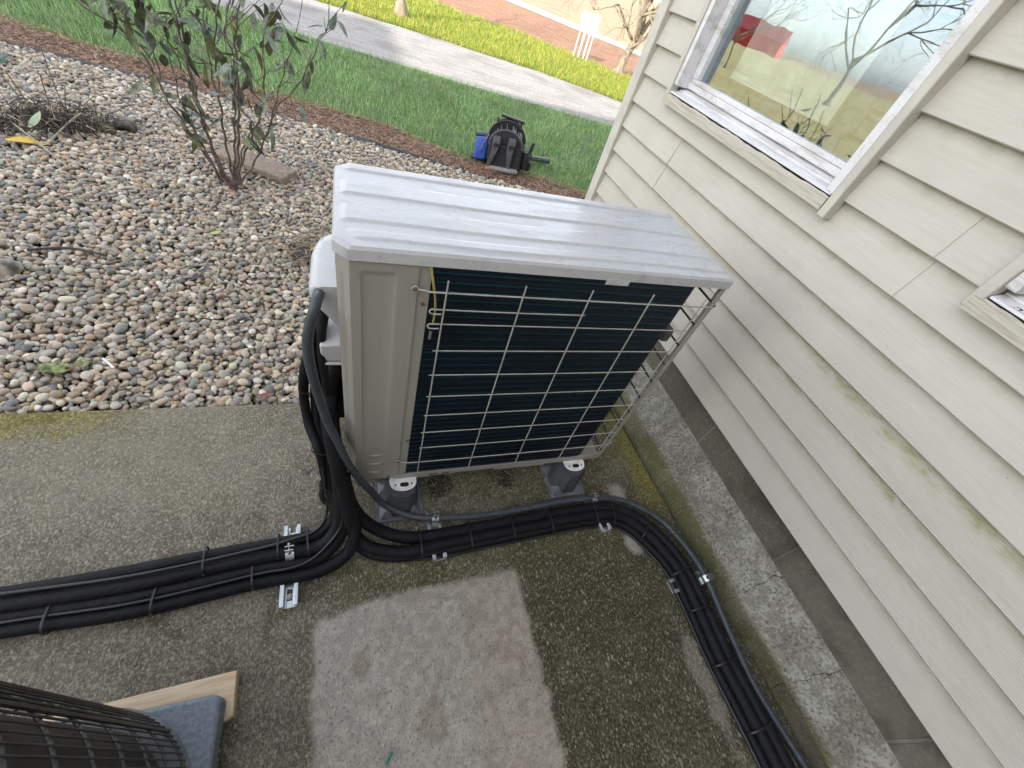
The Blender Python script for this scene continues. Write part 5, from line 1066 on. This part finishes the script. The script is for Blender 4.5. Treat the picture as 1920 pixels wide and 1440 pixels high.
for x, zt, w_ in ((-.16, .5, .014), (-.045, .66, .022), (.075, .5, .018), (.165, .6, .016)):
    mb = MB(); mb.box((x-w_, -.05, -.07), (x+w_, -.0131-.001, zt), M=Ms); part(mb, 'post', simple('post_pale', (.42, .40, .36), .7, 0, .15), sg, bev=.002)

# ---------------------------------------------------------------- trees
k = NT('tree_bark'); n = k.noise(22, 5, .7, k.mapv((1, 1, .3))); k.set(k.mix(k.ss(n, .35, .7), (.15, .12, .085), (.26, .215, .155)), .9); k.bump(n, .6, .01); m_tbark = k.m
def tree(base, h_, r0_, lean, label, seed, forks, levels=5, spread=.55, extra=None):
    rg = random.Random(seed); root = empty('bare_tree', base, label, 'tree', 'bare trees beyond the driveway' if base[1] < 12 else None)
    tr_ = MB(); cr = MB(); B_ = Vector(base)
    top = B_+Vector((lean[0], lean[1], forks)); tr_.tube([B_+Vector((0, 0, -.05)), B_+Vector((lean[0]*.05, lean[1]*.05, forks*.12)), B_+Vector((lean[0]*.3, lean[1]*.3, forks*.5)), top], r0_, 12, step=.08, rfun=lambda q: 1.75-1.1*min(1, q*5)+.15 if q < .2 else .8-.2*q)
    def grow(p, d, L_, r_, lv):
        n_ = 3; pts = [p]; dd = d.copy()
        for i in range(n_): dd = (dd+Vector((rg.gauss(0, .18), rg.gauss(0, .18), rg.gauss(.04, .12)))).normalized(); pts.append(pts[-1]+dd*L_/n_)
        cr.tube(pts, r_, 6 if lv > 2 else 3, step=max(.06, L_/6), rfun=lambda q: 1-.4*q)
        if lv == 0: return
        for i in range(rg.choice([2, 3, 3])):
            t = rg.choice([1, 2, 3]) if i else 3; a = rg.uniform(0, 6.28); o_ = dd.orthogonal().normalized(); o_.rotate(Matrix.Rotation(a, 3, dd)); nd = (dd+o_*rg.uniform(.4, .95)*spread*1.6).normalized(); grow(pts[t], nd, L_*rg.uniform(.62, .82), r_*.6, lv-1)
    nb = 4
    for i in range(nb):
        a = i*6.28/nb+rg.uniform(-.4, .4); grow(top if i % 2 == 0 else B_.lerp(top, .8), Vector((math.cos(a)*spread, math.sin(a)*spread, 1)).normalized(), h_*.30, r0_*.42, levels)
    if extra:
        for p, d_, L_, r_ in extra: grow(Vector(p), Vector(d_).normalized(), L_, r_, levels-1)
    part(tr_, 'trunk', m_tbark, root); part(cr, 'crown', m_tbark, root, ang=180); return root
tree((5.95, 10.06, -.06), 3.2, .125, (.22, 0, 0), 'small bare forked tree right of the white board', 11, .78, 5, .70, [((6.0, 10.05, .60), (-.75, -.1, .55), .8, .03), ((6.02, 10.0, .45), (.5, -.3, .6), .6, .028)])
tree((.955, 9.43, -.06), 5, .085, (.03, 0), 'bare tree trunk at the top edge beyond the driveway', 23, 1.6, 4)
t3 = tree((-20.5, 19.0, -.06), 9.5, .15, (.2, 0), 'large bare tree mirrored in the window glass', 37, 1.9, 6, .78)
tree((-15.0, 21.0, -.06), 6, .07, (.1, 0), 'smaller bare tree mirrored left of the large one', 41, 1.2, 5, .7)
# barn far off, mirrored in the glass
bn = empty('barn', (-76, 92, -.06), 'red barn with grey roof, mirrored in the window', 'barn'); Mn = Matrix.Translation((-76, 92, 0)) @ Matrix.Rotation(R(50), 4, 'Z')
mb = MB(); mb.box((-6, -4, -.1), (6, 4, 2.2), M=Mn); part(mb, 'wall', simple('barn_red', (.45, .03, .02), .8), bn, smooth=False)
mb = MB(); mb.prism([(-4.4, 2.2), (4.4, 2.2), (0, 4.2)], -6.3, 6.3, 'x', M=Mn); part(mb, 'roof', simple('barn_roof', (.25, .03, .025), .7), bn, smooth=False)
